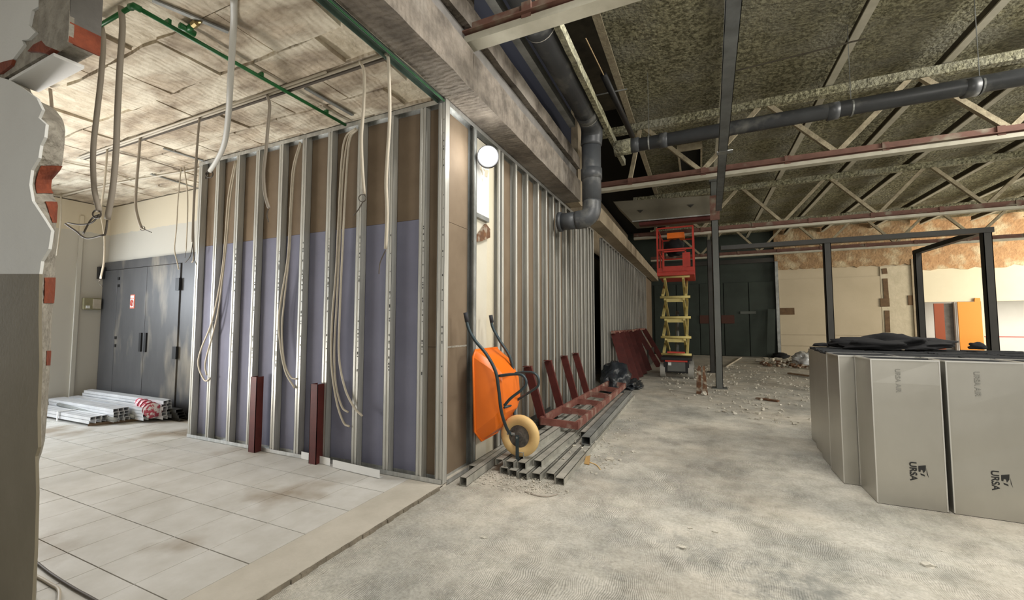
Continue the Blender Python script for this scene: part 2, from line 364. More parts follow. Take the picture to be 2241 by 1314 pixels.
nt = MB(); pts = [V(-9.01+.04*math.cos(a),3.872,1.875+.055*math.sin(a)) for a in [k*math.pi/10 for k in range(21)]]
nt.tube(pts, .006, 6); nt.bar((-9.04,3.872,1.835), (-8.98,3.872,1.915), .01, .01); nt.bar((-9.01,3.872,1.83),(-9.01,3.872,1.92),.012,.006)
nt.build('notice_pictogram', mat('notice_red_ink', (.60,.08,.05)), d)
# ceiling of the side room
mb = MB().box((-11.5,-2.2,3.745), (XW-.02,4.1,3.95))
cl = struct('ceiling', mb, M['ceil_mortar'], 'stripped ceiling of clay blocks and beige mortar', 'ceiling')
xs = -2.36; yl = [.05,.47,.88,1.29,1.71,2.19,2.53,2.95,3.29,3.62,3.94]
for i in range(11):
    for j in range(len(yl)-1):
        x1 = xs - .735*i - (.30 if j % 2 else 0); x0 = x1-.735
        if random.random() < .08 and j < 8: continue
        mb = MB(); nx, ny = 4, 2; z0 = 3.712 + random.uniform(-.008,.012)
        g = random.uniform(.004,.014)
        vs = []
        for b_ in range(ny+1):
            for a_ in range(nx+1):
                px_ = x0+g+(x1-x0-2*g)*a_/nx; py_ = yl[j]+g+(yl[j+1]-yl[j]-2*g)*b_/ny
                if a_ in (0,nx): px_ += random.uniform(-.008,.008)
                if b_ in (0,ny): py_ += random.uniform(-.012,.012)
                vs.append(V(px_, py_, z0 + random.uniform(-.006,.006)))
        n1 = len(vs); vs += [V(v.x,v.y,3.75) for v in vs]
        fs = [(b_*(nx+1)+a_, b_*(nx+1)+a_+1, (b_+1)*(nx+1)+a_+1, (b_+1)*(nx+1)+a_) for b_ in range(ny) for a_ in range(nx)]
        rim = [a_ for a_ in range(nx+1)] + [b_*(nx+1)+nx for b_ in range(1,ny+1)] + [ny*(nx+1)+a_ for a_ in range(nx-1,-1,-1)] + [b_*(nx+1) for b_ in range(ny-1,0,-1)]
        fs += [(rim[k], rim[(k+1)%len(rim)], n1+rim[(k+1)%len(rim)], n1+rim[k]) for k in range(len(rim))]
        mb.add(vs, fs); mb.build('ceiling_block', M['ceil_block'], cl)
# dark slots in the ceiling
for a, b in (((358,325),(444,352)), ((330,381),(432,412)), ((668,193),(772,252)), ((333,0),(500,70))):
    p, q = at(*a,'z',3.70), at(*b,'z',3.70)
    MB().bar(p, q, .035, .012).build('joint_strip', M['galv_dull'], cl)

# foreground broken wall
Y1, Y2 = .95, 1.075
def pw(pts, y): return [at(a, b, 'y', y) for a, b in pts]
face = [(-330,-260),(80,-260),(92,10),(70,22),(63,55),(78,70),(62,86),(48,88),(52,98),(20,140),(0,150),(-60,165),(-330,160)]
mb = MB(); mb.prism(pw(face, Y1), (0,.012,0)); up_ = mb
low = [(-420,100),(-30,160),(20,175),(45,190),(80,215),(92,240),(84,258),(100,272),(97,300),(88,318),(84,345),(68,372),(64,405),(70,440),(95,478),(112,505),(106,545),(90,572),(86,600)]
mb2 = MB(); mb2.prism(pw(low + [(-420,600)], Y1), (0,.012,0))
dad = [(-420,600),(86,600),(84,700),(86,800),(82,900),(83,980),(77,1000),(79,1080),(76,1200),(70,1314),(66,1480),(-420,1900)]
struct('wall_front', up_.add(mb2.v, mb2.f, 0), M['plaster_white'], 'white painted upper face of the broken foreground wall', 'wall')
WF = bpy.data.objects['wall_front']
MB().prism(pw(dad, Y1-.0005), (0,.012,0)).build('dado', M['dado'], WF)['label'] = 'brown grey painted lower half of the wall'
# broken core between the front and back faces
fr_e = [(178,20),(190,45),(215,80),(240,92),(258,86),(272,100),(300,97),(318,88),(345,84),(372,69),(405,65),(440,71),(478,95),(505,112),(545,106),(572,91),(600,87),(700,85),(800,87),(900,83),(980,84),(1000,79),(1080,80),(1200,77),(1314,72),(1480,67)]
bk_e = [(178,60),(212,72),(225,92),(236,118),(262,138),(285,143),(320,141),(362,136),(372,132),(395,112),(412,110),(432,118),(446,126),(470,124),(520,121),(556,122),(590,121),(625,120),(655,118),(700,113),(760,112),(830,108),(900,104),(965,98),(990,92),(1010,85),(1100,85),(1200,83),(1314,79),(1480,73)]
def lerp_e(E, y):
    for (a, p), (b, q) in zip(E, E[1:]):
        if a <= y <= b: return p + (q-p)*(y-a)/(b-a)
    return E[-1][1] if y > E[-1][0] else E[0][1]
NM = 6
def corept(py, t, push=0):
    ya = Y1+.011; a = at(lerp_e(fr_e, py), py, 'y', ya); b = at(lerp_e(bk_e, py), py, 'y', Y2)
    p = a.lerp(b, t); nn = noise.noise_vector(p*38)*.010*(1 if 0 < t < 1 else .2)
    return p + V(nn.x+push+.010*math.sin(t*math.pi), 0, 0)
def corepatch(y0, y1, t0, t1, push, back, name, matl, step=9, lab=None):
    rows = max(2, int((y1-y0)/step)); vs = []; c = NM+1
    for i in range(rows+1):
        py = y0+(y1-y0)*i/rows
        pts = [corept(py, t0+(t1-t0)*k/NM, push) for k in range(c)]
        vs += pts + [V(pts[-1].x-back, pts[-1].y, pts[-1].z), V(pts[0].x-back, pts[0].y, pts[0].z)]
    m = c+2; fs = [(i*m+k, i*m+(k+1)%m, (i+1)*m+(k+1)%m, (i+1)*m+k) for i in range(rows) for k in range(m)]
    fs += [tuple(range(m)), tuple(range(rows*m, rows*m+m))]
    return MB().add(vs, fs).build(name, matl, WF)
corepatch(178, 1480, 0, 1, 0, 1.2, 'wall_core', M['mortar'])
for y0, y1, t0, t1, pu in ((364,424,.22,1,.009), (442,488,.45,1,.008), (608,664,.25,1,.008), (768,800,.5,1,.005)):
    corepatch(y0, y1, t0, t1, pu, .10, 'brick', M['brick'])
# upper stub core and soffit board
ZS = at(115,120,'y',Y1).z
xe = at(150,60,'y',Y1).x; xs0 = at(20,175,'y',Y1).x
mb = MB().box((xs0-1.2,Y1+.012,ZS+.05), (xe,Y2,CZ)); o = mb.build('wall_core', M['mortar'], WF)
MB().box((xs0-.02,Y1+.004,ZS-.004), (at(115,120,'y',Y1).x,Y2+.002,ZS+.014)).build('soffit_board', M['white'], WF)['label'] = 'white board facing the underside of the break'
for pts in ([(60,112),(72,98),(92,88),(104,100),(116,104),(100,116),(78,112)], [(-40,165),(-10,140),(14,133),(28,130),(24,142),(0,160)]):
    MB().prism(pw(pts, Y1-.0015), (0,.03,0)).build('brick', M['brick'], WF)
mb = MB().prism(pw([(148,-200),(152,0),(151,60),(148,92),(120,108),(100,100),(90,88),(84,60),(86,-200)], Y1-.003), (0,.02,0)); mb.build('render_patch', M['mortar'], WF)
MB().box((xe,Y1,ZS+.02), (xe+.012,Y2,ZS+.13)).build('brick', M['brick'], WF)
MB().box((xe-.002,Y1,ZS+.13), (xe+.008,Y2,CZ)).build('render_patch', M['conc_grey'], WF)

# ------------------------------------------------------------------ hall shell
dk = struct('wall_back', MB().box((-3.5,22.5,0), (3.2,22.7,6.4)), M['darkgreen'], 'dark green panelled far end of the hall', 'wall')
for i in range(5):
    MB().box((-2.1+i*1.06,22.44,0.02), (-2.1+i*1.06+1.02,22.5,3.5)).build('wall_panel', M['darkgreen'], dk, bevel=.006)
MB().box((-2.2,22.38,4.4), (3.2,22.5,4.6)).build('cross_beam', M['column'], dk)
MB().box((.0,22.40,1.55), (1.5,22.44,1.95)).build('wall_board', mat('faded_red_board', (.06,.02,.012)), dk)
MB().box((1.75,22.40,2.0), (2.4,22.44,2.12)).build('wall_board', mat('pale_board', (.09,.10,.09)), dk)
wr = struct('wall_back', MB().box((3.2,22.3,0), (3.32,22.7,4.4)), M['galv_dull'], 'narrow metal edge of the cream far wall', 'wall')
cw = struct('wall_back', MB().box((3.32,22.4,0), (8.05,22.6,4.05)), M['cream'], 'cream far wall with long horizontal joints and old cable chases', 'wall')
for z0, z1 in ((0,.52), (.535,1.02), (1.035,3.55)):
    MB().box((3.34,22.37,z0+.01), (7.0,22.4,z1)).build('wall_panel', M['cream'], cw)
MB().box((7.0,22.36,0), (8.05,22.4,3.95)).build('render_patch', M['cream_patch'], cw)
mb = MB()
for a, b in (((1935,588),(1937,600)), ((1937,610),(1940,655)), ((1941,680),(1943,728))):
    mb.bar(at(*a,'y',22.35), at(*b,'y',22.35), .16, .03, up=(0,1,0))
mb.build('cable_chase', M['chase'], cw)
mb = MB().box((3.35,22.34,1.95), (3.9,22.4,2.25)); mb.build('broken_patch', M['chase'], cw)
mb = MB().box((6.95,22.33,2.25), (7.25,22.4,2.6)).box((7.85,22.33,2.3), (8.05,22.4,2.7)); mb.build('broken_patch', M['chase'], cw)
mb = MB(); # bared brickwork band with ragged lower edge
top, n = 6.4, 40; pts = [V(3.2,22.33,top)]
for i in range(n+1): pts.append(V(3.2+(8.05-3.2)*i/n, 22.33, 4.0 + .09*noise.noise(V(i*.7,0,3)) + .04*noise.noise(V(i*2.3,1,3))))
pts.append(V(8.05,22.33,top)); mb.prism(pts, (0,.2,0))
struct('wall_back', mb, M['rubble'], 'bared brickwork band above the cream far wall', 'wall')
# right part with the opening
mb = MB().box((8.15,22.6,2.42), (17,22.8,4.0)).box((10.15,22.6,0), (10.45,22.8,2.42))
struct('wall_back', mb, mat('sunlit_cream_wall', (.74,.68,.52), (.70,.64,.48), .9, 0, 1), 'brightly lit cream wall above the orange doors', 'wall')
mb = MB(); pts = [V(8.05,22.55,top)]
for i in range(n+1): pts.append(V(8.05+8.9*i/n, 22.55, 3.75 + .12*noise.noise(V(i*.6,4,3)) + .05*noise.noise(V(i*2.1,5,3))))
pts.append(V(16.95,22.55,top)); mb.prism(pts, (0,.2,0))
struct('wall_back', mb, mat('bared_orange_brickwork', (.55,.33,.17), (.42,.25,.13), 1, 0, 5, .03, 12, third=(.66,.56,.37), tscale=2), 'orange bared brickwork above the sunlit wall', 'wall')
struct('wall_back', MB().box((8.0,22.3,0), (8.12,22.6,4.2)), M['conc_tan'], 'chipped corner pier between the two cream walls', 'wall')
struct('wall_back', MB().box((8.1,24.6,0), (17,24.8,3.2)), M['plaster_white'], 'pale grey wall of the room seen past the orange doors', 'wall')
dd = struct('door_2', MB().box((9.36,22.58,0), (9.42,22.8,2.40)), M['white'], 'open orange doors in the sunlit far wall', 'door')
MB().box((8.75,22.62,0), (9.05,22.68,2.36)).build('door_leaf', M['orange_dark'], dd)['label'] = 'dark burnt orange leaf'
MB().box((9.05,22.70,0), (9.37,22.76,2.36)).build('door_leaf', M['conc_grey'], dd)['label'] = 'grey brown leaf'
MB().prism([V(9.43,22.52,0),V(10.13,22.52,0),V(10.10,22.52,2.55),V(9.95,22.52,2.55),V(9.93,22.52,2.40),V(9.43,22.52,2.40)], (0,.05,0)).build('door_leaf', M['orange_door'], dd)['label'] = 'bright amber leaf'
# roof of the hall
mb = MB(); nx, ny = 90, 130
X0, X1, Ya, Yb = -1.2, 17, -3, 22.6
vs = []
for j in range(ny+1):
    for i in range(nx+1):
        x = X0+(X1-X0)*i/nx; y = Ya+(Yb-Ya)*j/ny
        vs.append(V(x, y, 5.86 - .05*abs(noise.noise(V(x*1.3,y*1.3,0))) - .02*noise.noise(V(x*5,y*5,1))))
mb.add(vs, [(j*(nx+1)+i, (j+1)*(nx+1)+i, (j+1)*(nx+1)+i+1, j*(nx+1)+i+1) for j in range(ny) for i in range(nx)])
struct('ceiling', mb, M['foam'], 'hall roof lining of mottled sprayed insulation foam', 'ceiling', smooth=True)
struct('ceiling', MB().box((-3.6,-3,6.3), (-1.2,22.6,6.4)).box((-1.2,-3,6.05), (17,22.6,6.1)), M['void'], 'dark roof deck above the foam and over the side beams', 'ceiling')
struct('wall_side', MB().box((-3.6,-3,3.97), (-3.5,22.5,6.3)), M['navy'], 'dark upper side wall behind the concrete beam', 'wall')
hv = struct('window_1', MB().box((-.37,10.5,5.70), (.12,12.8,5.76)), M['void'], 'dark roof hatch opening between the trusses', 'window')
for a, b in (((-.40,10.45,5.6),(-.36,12.85,5.76)), ((.11,10.45,5.6),(.15,12.85,5.76)), ((-.4,12.2,5.6),(.15,12.3,5.76)), ((-.4,10.42,5.6),(.15,10.47,5.76))):
    MB().box(a, b).build('window_frame', M['truss_diag'], hv)

# ================================================================== STUD PARTITIONS
def stud(p0, p1, face, side, wd=.062, dp=.075, mirror=1):
    'C stud: front flange centred on p0-p1 looking along face'
    mb = MB(); p0 = Vector(p0); p1 = Vector(p1); f = Vector(face); sd = Vector(side)
    def q(a, b): return a, b
    h = wd/2; pth = [(-h+.004,-dp), (h*mirror if mirror>0 else -h,-dp)]
    path = [(-h, -dp+.0), (h, -dp), (h, 0), (.010, 0), (.006,-.006), (-.006,-.006), (-.010,0), (-h, 0), (-h,-.012)]
    t = .0022
    for (a, b), (c, d_) in zip(path, path[1:]):
        L_ = math.hypot(c-a, d_-b) or 1; nx_, ny_ = -(d_-b)/L_*t, (c-a)/L_*t
        pts = [p0 + sd*u + f*v for u, v in ((a,b),(c,d_),(c+nx_,d_+ny_),(a+nx_,b+ny_))]
        mb.prism(pts, p1-p0)
    return mb
def slots(mb_root, p, f, sd, zs, h=.012):
    pass
P1 = thing('stud_partition', 'galvanised stud partition facing the tiled room, backed with brown and lilac boards', 'partition', (-4.1,YW,FZ))
sx_ = [-6.02,-5.70,-5.50,-5.12,-4.78,-4.42,-4.05,-3.63,-3.21,-2.84,-2.44]
sx_ = [-6.09,-5.80,-5.42,-5.05,-4.71,-4.36,-4.0,-3.60,-3.20,-2.82,-2.43,-2.235]
STUDPX = [(424,),(462,),(507,),(551,),(603,),(655,),(712,),(780,),(848,),(920,),(971,)]
for px, in STUDPX:
    x = at(px, 720, 'y', YW).x
    if px == 971: x = XW-.031
    zt = CZ-.004
    s_ = part(P1, 'stud', stud((x,YW,FZ+.003), (x,YW,zt), (0,-1,0), (1,0,0), wd=.072 if px < 960 else .078), M['stud'])
    for k in range(3):   # punched holes and stamped marks
        z = .55+.95*k+random.uniform(-.05,.05)
    mk = MB()
    if px > 500:
        for k in range(26):
            z = 1.0+1.45*random.random() if px < 960 else .6+3*random.random()
            mk.box((x+.018,YW-.0028,z), (x+.026,YW-.0022,z+random.uniform(.006,.02)))
        sub(s_, 'stamped_marks', mk, M['ink'])
part(P1, 'top_track', MB().prof((-6.15,YW+.037,CZ-.002), (XW,YW+.037,CZ-.002), [(-.04,-.045),(-.04,0),(.04,0),(.04,-.045)], .0025), M['galv'])
part(P1, 'bottom_track', MB().prof((-6.15,YW+.037,FZ+.002), (XW,YW+.037,FZ+.002), [(-.042,.04),(-.042,0),(.042,0),(.042,.04)], .0025), M['galv'])
bx = [-6.12,-4.92,-3.72,-2.52]
for a, b in zip(bx, bx[1:]):
    part(P1, 'plasterboard', MB().box((a+.002,YW+.078,FZ+.012), (b-.002,YW+.093,2.555)), M['board_lilac'], 'lilac-faced board')
    part(P1, 'plasterboard', MB().box((a+.002,YW+.078,2.558), (b-.002,YW+.093,CZ-.01)), M['board_brown'], 'brown-backed board')
part(P1, 'plasterboard', MB().box((-2.518,YW+.078,FZ+.012), (XW-.04,YW+.093,1.28)), M['board_brown'], 'brown-backed board')
part(P1, 'plasterboard', MB().box((-2.518,YW+.078,1.284), (XW-.04,YW+.093,CZ-.01)), M['board_brown'], 'brown-backed board')
part(P1, 'stud', stud((XW-.001,YW+.036,FZ), (XW-.001,YW+.036,CZ-.002), (1,0,0), (0,1,0), wd=.07), M['stud'])

P2 = thing('stud_partition', 'galvanised stud partition under the concrete beam, behind the wheelbarrow', 'partition', (XW,6.3,0))
ys_ = [3.905, 4.50, 4.60, 5.02, 5.42, 5.86, 6.23, 6.58, 6.92, 7.30, 7.62, 7.98, 8.35, 8.62, 8.95, 9.20, 9.45]
for y in ys_:
    m_ = M['galv_dull'] if y < 4 else M['stud']
    part(P2, 'stud', stud((XW,y,.012), (XW,y,CZ-.006), (1,0,0), (0,1,0), wd=.066), m_)
part(P2, 'top_track', MB().prof((XW-.037,3.38,CZ-.002), (XW-.037,9.5,CZ-.002), [(-.04,-.045),(-.04,0),(.04,0),(.04,-.045)], .0025), M['galv'])
part(P2, 'bottom_track', MB().prof((XW-.037,3.38,.004), (XW-.037,9.5,.004), [(-.042,.04),(-.042,0),(.042,0),(.042,.04)], .0025), M['galv'])
part(P2, 'plasterboard', MB().box((XW-.093,3.40,.01), (XW-.078,3.90,1.275)), M['board_brown'], 'brown board with a taped joint')
part(P2, 'plasterboard', MB().box((XW-.093,3.40,1.279), (XW-.078,3.90,2.53)), M['board_brown'], 'brown board')
part(P2, 'plasterboard', MB().box((XW-.093,3.40,2.534), (XW-.078,3.90,CZ-.01)), M['board_brown'], 'brown board')
for a, b in ((4.5,5.7),(5.7,6.9),(6.9,8.1),(8.1,9.3)):
    part(P2, 'plasterboard', MB().box((XW-.093,a+.002,.01), (XW-.078,b-.002,CZ-.01)), M['board_brown'], 'brown-backed board')
part(P2, 'tape', MB().box((XW-.0775,3.42,1.268), (XW-.0765,3.89,1.286)), M['mortar'])

P3 = thing('stud_partition', 'far galvanised stud partition beyond the dark doorway, behind red frames', 'partition', (XW,15,0))
y = 10.5
while y < 19.9:
    part(P3, 'stud', stud((XW,y,.012), (XW,y,CZ-.006), (1,0,0), (0,1,0), wd=.066), M['stud']); y += .4
part(P3, 'top_track', MB().prof((XW-.037,10.45,CZ-.002), (XW-.037,19.9,CZ-.002), [(-.04,-.045),(-.04,0),(.04,0),(.04,-.045)], .0025), M['galv'])
part(P3, 'bottom_track', MB().prof((XW-.037,10.45,.004), (XW-.037,19.9,.004), [(-.042,.04),(-.042,0),(.042,0),(.042,.04)], .0025), M['galv'])
y = 10.5
while y < 19.7:
    part(P3, 'plasterboard', MB().box((XW-.093,y,.01), (XW-.078,y+1.196,CZ-.01)), M['board_brown'], 'brown-backed board'); y += 1.2
part(P3, 'end_board', MB().box((XW-.05,19.95,.01), (XW-.03,22.35,CZ-.01)), M['board_brown'], 'plain brown end board')
struct('wall_side', MB().box((-3.42,8.7,4.03), (-3.35,22.3,6.2)), M['conc_tan'], 'tan upper side wall above the far concrete beam', 'wall')
# doorway gap backing (dark room behind)
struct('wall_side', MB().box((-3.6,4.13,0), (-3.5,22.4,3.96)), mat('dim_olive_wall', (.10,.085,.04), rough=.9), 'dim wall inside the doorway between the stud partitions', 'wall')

# pale column in the first bay
pc = thing('plaster_column', 'pale plastered column standing in the stud partition behind the wheelbarrow handles', 'column', (XW-.06,4.2,0))
part(pc, 'shaft', MB().box((XW-.20,3.95,0), (XW-.055,4.28,3.62)), mat('pale_column_plaster', (.58,.55,.46), (.54,.51,.42), .85, 0, 3))
part(pc, 'return_face', MB().box((XW-.20,4.281,0), (XW-.065,4.49,3.62)), M['plaster_cream'])
part(pc, 'upper_casing', MB().box((XW-.054,3.955,2.74), (XW-.02,4.265,3.40)), M['white'])
o = part(pc, 'casing_edge', MB().box((XW-.052,3.955,2.69), (XW-.015,4.265,2.738)), M['galv_dull'])
part(pc, 'slot', MB().box((XW-.0545,3.99,1.26), (XW-.050,4.03,1.55)), M['galv_dull'])
part(pc, 'bracket', MB().prism([V(XW-.05,3.92,2.40),V(XW-.05,4.02,2.50),V(XW-.05,4.20,2.66),V(XW-.05,4.30,2.62),V(XW-.05,4.30,2.52),V(XW-.05,4.10,2.44)], (.03,0,0)), M['rust'])
part(pc, 'chipped_plaster', shift(blob(.03,.13,.13,.6,3,5,3,False), (XW-.045,4.12,3.25)), M['plaster_cream'])

# corner details: light angle profiles at the foot
def angle(name, p, q, lab, m):
    t = thing(name, lab, 'metal profile', p)
    part(t, 'profile', MB().prof(p, q, [(-.045,.0),(0,0),(0,.075)], .003), m); return t
a1 = angle('angle_profile', at(662,1004,'z',FZ)+V(0,-.015,.004), at(722,1021,'z',FZ)+V(0,.0,.004), 'short white metal angle lying at the foot of the stud partition, left piece', M['white'])
a2 = angle('angle_profile', at(728,1024,'z',FZ)+V(0,0,.004), at(826,1051,'z',FZ)+V(0,.03,.004), 'longer white metal angle lying against the stud partition near its right end', M['white'])
for (px, t_, b_), lab in zip([(557,824,973), (690,840,995)], ['dark red steel post at the foot of the stud partition, left one', 'dark red steel post at the foot of the stud partition, right one']):
    p = at(px,b_,'y',YW-.05); q = at(px,t_,'y',YW-.05); t = thing('steel_post', lab, 'post', (p.x,YW-.05,FZ))
    part(t, 'post_body', MB().prof((p.x,YW-.045,FZ+.002), (p.x,YW-.045,q.z), [(-.05,.04),(-.05,-.04),(.05,-.04),(.05,.04)], .006, up=(0,1,0)), M['redoxide'])

# ================================================================== HANGING CABLES
def cable(pts, y, r, m, lab, wires=(), top=None, group=None, loop=None, name='hanging_cable', ys=None):
    n = len(pts); P = [at(a, b, 'y', (y if ys is None else ys[0]+(ys[1]-ys[0])*i/(n-1))) for i, (a, b) in enumerate(pts)]
    if top is not None: P[0].z = top
    t = thing(name, lab, 'cable', P[-1], group)
    part(t, 'sheath', MB().tube(smooth(P, 6), r, 8), m, smooth=True)
    yy = y if ys is None else ys[1]
    for wq in wires:
        part(t, 'wire', MB().tube(smooth([at(a, b, 'y', yy+.01) for a, b in wq], 5), max(r*.35,.003), 6), M['wire'], smooth=True)
    if loop:
        cx, cy, rr = loop; pts2 = [at(cx+rr*math.cos(a), cy+rr*math.sin(a), 'y', yy) for a in [k*math.pi/8 for k in range(17)]]
        part(t, 'wire', MB().tube(pts2, max(r*.3,.003), 6), M['wire'], smooth=True)
    return t
CT = 3.70
cable([(848,115),(851,150),(853,250),(848,340),(845,400),(847,470),(844,545)], 2.54, .013, M['cable'], 'pale cable hanging in front of the third stud from the corner', [[(844,548),(832,575),(829,600)]], CT)
cable([(788,135),(797,160),(796,230),(791,300),(793,370),(797,425)], 2.54, .013, M['cable'], 'pale cable ending in a coil of dark wire before the partition', [[(795,440),(785,458),(774,472)]], CT, loop=(793,434,8))
cable([(583,207),(590,230),(587,270),(582,330),(577,380),(580,425),(588,455)], 2.54, .014, M['cable_brown'], 'taupe cable with stripped dark ends, hanging between the white conduit and the coil-ended cable', [[(588,456),(584,470),(588,486)]], CT)
cable([(437,258),(433,300),(428,370),(424,450),(421,530)], 2.54, .011, M['cable_brown'], 'thin taupe cable hanging past the left end of the partition', [[(422,530),(417,560),(405,575)],[(422,530),(424,560),(430,580)]], CT)
cable([(307,300),(304,340),(299,400),(297,450),(303,480),(310,500)], 2.54, .014, M['cable_brown'], 'short taupe conduit ending in a small loop before the beige wall', [[(312,500),(322,505),(332,509)]], CT, loop=(312,500,5))
cable([(512,-12),(511,60),(504,180),(500,250),(492,310),(478,345),(460,374)], 1.7, .022, M['cable_grey'], 'thick pale grey conduit bending down to the top left of the partition', [[(460,374),(452,382),(450,392)]], CT, ys=(1.67,2.6), loop=(458,381,8))
cable([(266,-10),(268,60),(262,150),(257,250),(254,330),(247,410),(235,480)], 1.4, .019, M['cable_brown'], 'thick taupe conduit hanging nearest the green pipe bend, right of a matching one', [[(235,482),(232,505),(229,515)],[(229,514),(190,522),(165,505),(143,490)]], CT, ys=(1.40,1.5))
cable([(221,57),(226,90),(221,170),(212,250),(204,330),(206,410),(217,462)], 1.43, .017, M['cable_brown'], 'thick taupe conduit hanging from the green pipe end beside the broken wall', [[(218,470),(200,488),(175,492),(148,488)],[(218,470),(200,480),(182,512)]], CT, loop=(212,469,9))
cable([(235,326),(229,400),(221,460),(225,490),(229,520),(228,570),(220,610)], 2.54, .011, M['cable'], 'cream cable hanging low in front of the dark metal doors', [[(220,612),(216,618),(224,628)]], CT)
cable([(133,428),(133,480),(128,530),(124,560)], 3.15, .012, M['cable'], 'cream cable hanging beside the broken brick edge', [], CT)
cable([(396,378),(390,430),(386,500),(382,545),(388,575),(391,590)], 3.3, .008, M['cable'], 'thin beige cable hanging over the dark doors, left of two', [], CT)
cable([(402,380),(410,420),(410,480),(407,550)], 3.3, .008, M['cable'], 'thin beige cable hanging over the dark doors, right of two', [[(407,550),(405,565)]], CT)
cable([(113,150),(113,230),(112,236)], 1.66, .013, M['cable_brown'], 'short piece of taupe conduit behind the broken wall top', [], CT)
cable([(430,385),(424,470),(424,560),(420,575)], 3.22, .009, M['cable_brown'], 'greyish cable running down the first stud of the partition', [], CT)
YB = YW-.012
cable([(515,352),(500,430),(493,520),(485,600),(465,700),(440,765),(434,800),(448,833),(460,828)], YB, .010, M['cable'], 'beige cable hanging in a long loop at the left studs, outer strand')
cable([(518,352),(505,430),(497,520),(487,610),(474,700),(450,790),(452,822)], YB+.01, .010, M['cable'], 'beige cable hanging straighter at the left studs, inner strand')
cable([(657,311),(641,370),(636,450),(630,560),(616,650),(610,700),(614,760),(625,815),(645,850)], YB, .010, M['cable'], 'beige cable bowing left between the middle studs, lowest end')
cable([(659,313),(645,370),(639,450),(633,560),(622,660),(617,720),(622,790),(636,825),(650,830)], YB+.008, .009, M['cable'], 'beige cable between the middle studs with the higher end')
cable([(779,281),(757,300),(748,350),(741,480),(735,600),(727,700),(726,800),(737,880),(752,925),(765,934)], YB, .011, M['cable'], 'leftmost and lowest strand of the beige cable bundle before the right studs')
cable([(779,283),(762,305),(751,380),(744,520),(738,650),(732,760),(735,840),(748,890),(762,903)], YB+.008, .010, M['cable'], 'middle strand of the beige cable bundle before the right studs')
cable([(782,283),(765,310),(756,420),(749,560),(744,680),(742,780),(755,850),(775,892),(793,911)], YB-.012, .011, M['cable'], 'right strand of the beige cable bundle with its end over a stud')
# conduits fixed to ceiling
t = thing('ceiling_conduit', 'pair of beige conduits fixed across the ceiling above the hanging cables', 'conduit', (-5,2.54,CT))
part(t, 'conduit', MB().tube([V(-7.4,2.565,3.690), V(-2.25,2.545,3.690)], .012, 8), M['cable'], smooth=True)
part(t, 'conduit', MB().tube([V(-7.4,2.53,3.688), V(-2.9,2.515,3.688)], .011, 8), M['cable'], smooth=True)
part(t, 'conduit', MB().box((-7.4,2.575,3.685),(-2.3,2.60,3.712)), M['wire'])
t = thing('ceiling_conduit', 'single pale conduit running along the ceiling above the dark doors', 'conduit', (-8,3.2,CT))
part(t, 'conduit', MB().tube(smooth([at(110,422,'z',3.69), at(133,428,'z',3.69), at(235,405,'z',3.69), at(400,376,'z',3.69), at(446,366,'z',3.69)]), .014, 8), M['cable'], smooth=True)
t = thing('ceiling_conduit', 'thin conduit branching towards the left over the tiled room', 'conduit', (-8,2.8,CT))
part(t, 'conduit', MB().tube(smooth([at(140,355,'z',3.69), at(235,375,'z',3.69), at(290,396,'z',3.69)]), .010, 8), M['cable'], smooth=True)
t = thing('ceiling_conduit', 'thin conduit running on the ceiling past the left end of the partition', 'conduit', (-7,2.8,CT))
part(t, 'conduit', MB().tube(smooth([at(262,335,'z',3.69), at(330,352,'z',3.69), at(400,374,'z',3.69)]), .010, 8), M['cable_brown'], smooth=True)
# green pipe
t = thing('green_pipe', 'green plastic water pipe with a brass fitting along the ceiling', 'pipe', (-3.46,2,3.68))
part(t, 'pipe_run', MB().tube([V(-3.46,1.40,3.668), V(-3.46,3.27,3.668)], .016, 10), M['green'], smooth=True)
part(t, 'pipe_run', MB().tube([V(-4.35,1.41,3.668), V(-3.46,1.41,3.668)], .014, 10), M['green'], smooth=True)
part(t, 'elbow', MB().tube([V(-3.50,1.41,3.668), V(-3.462,1.412,3.668), V(-3.46,1.45,3.668)], .022, 10), M['green'], smooth=True)
g = at(410,65,'z',3.668); part(t, 'tee', MB().tube([g+V(0,-.05,0), g+V(0,.05,0)], .023, 10).tube([g, g+V(.07,.0,.012)], .02, 10), M['green'], smooth=True)
part(t, 'brass_fitting', MB().tube([g+V(.07,0,.012), g+V(.11,.0,.02), g+V(.115,0,.02)], .024, 8).tube([g+V(.11,0,.02), g+V(.15,0.01,.022)], .010, 8), mat('brass', (.45,.36,.18), rough=.35, metal=.8))
for y in (1.6,2.3,3.0): part(t, 'pipe_clip', MB().box((-3.485,y,3.67), (-3.435,y+.02,3.705)), M['green'])
t = thing('ceiling_track', 'grey green metal track fixed along the ceiling edge from the partition corner', 'metal profile', (XW,2.3,CT))
part(t, 'track', MB().prof((XW-.045,.2,3.697), (XW-.045,3.31,3.697), [(-.035,-.04),(-.035,0),(.035,0),(.035,-.04)], .003), M['green_grey'])
part(t, 'pale_edge', MB().tube([V(XW-.006,.2,3.665), V(XW-.006,3.31,3.665)], .006, 6), M['green'], 'green painted lip')

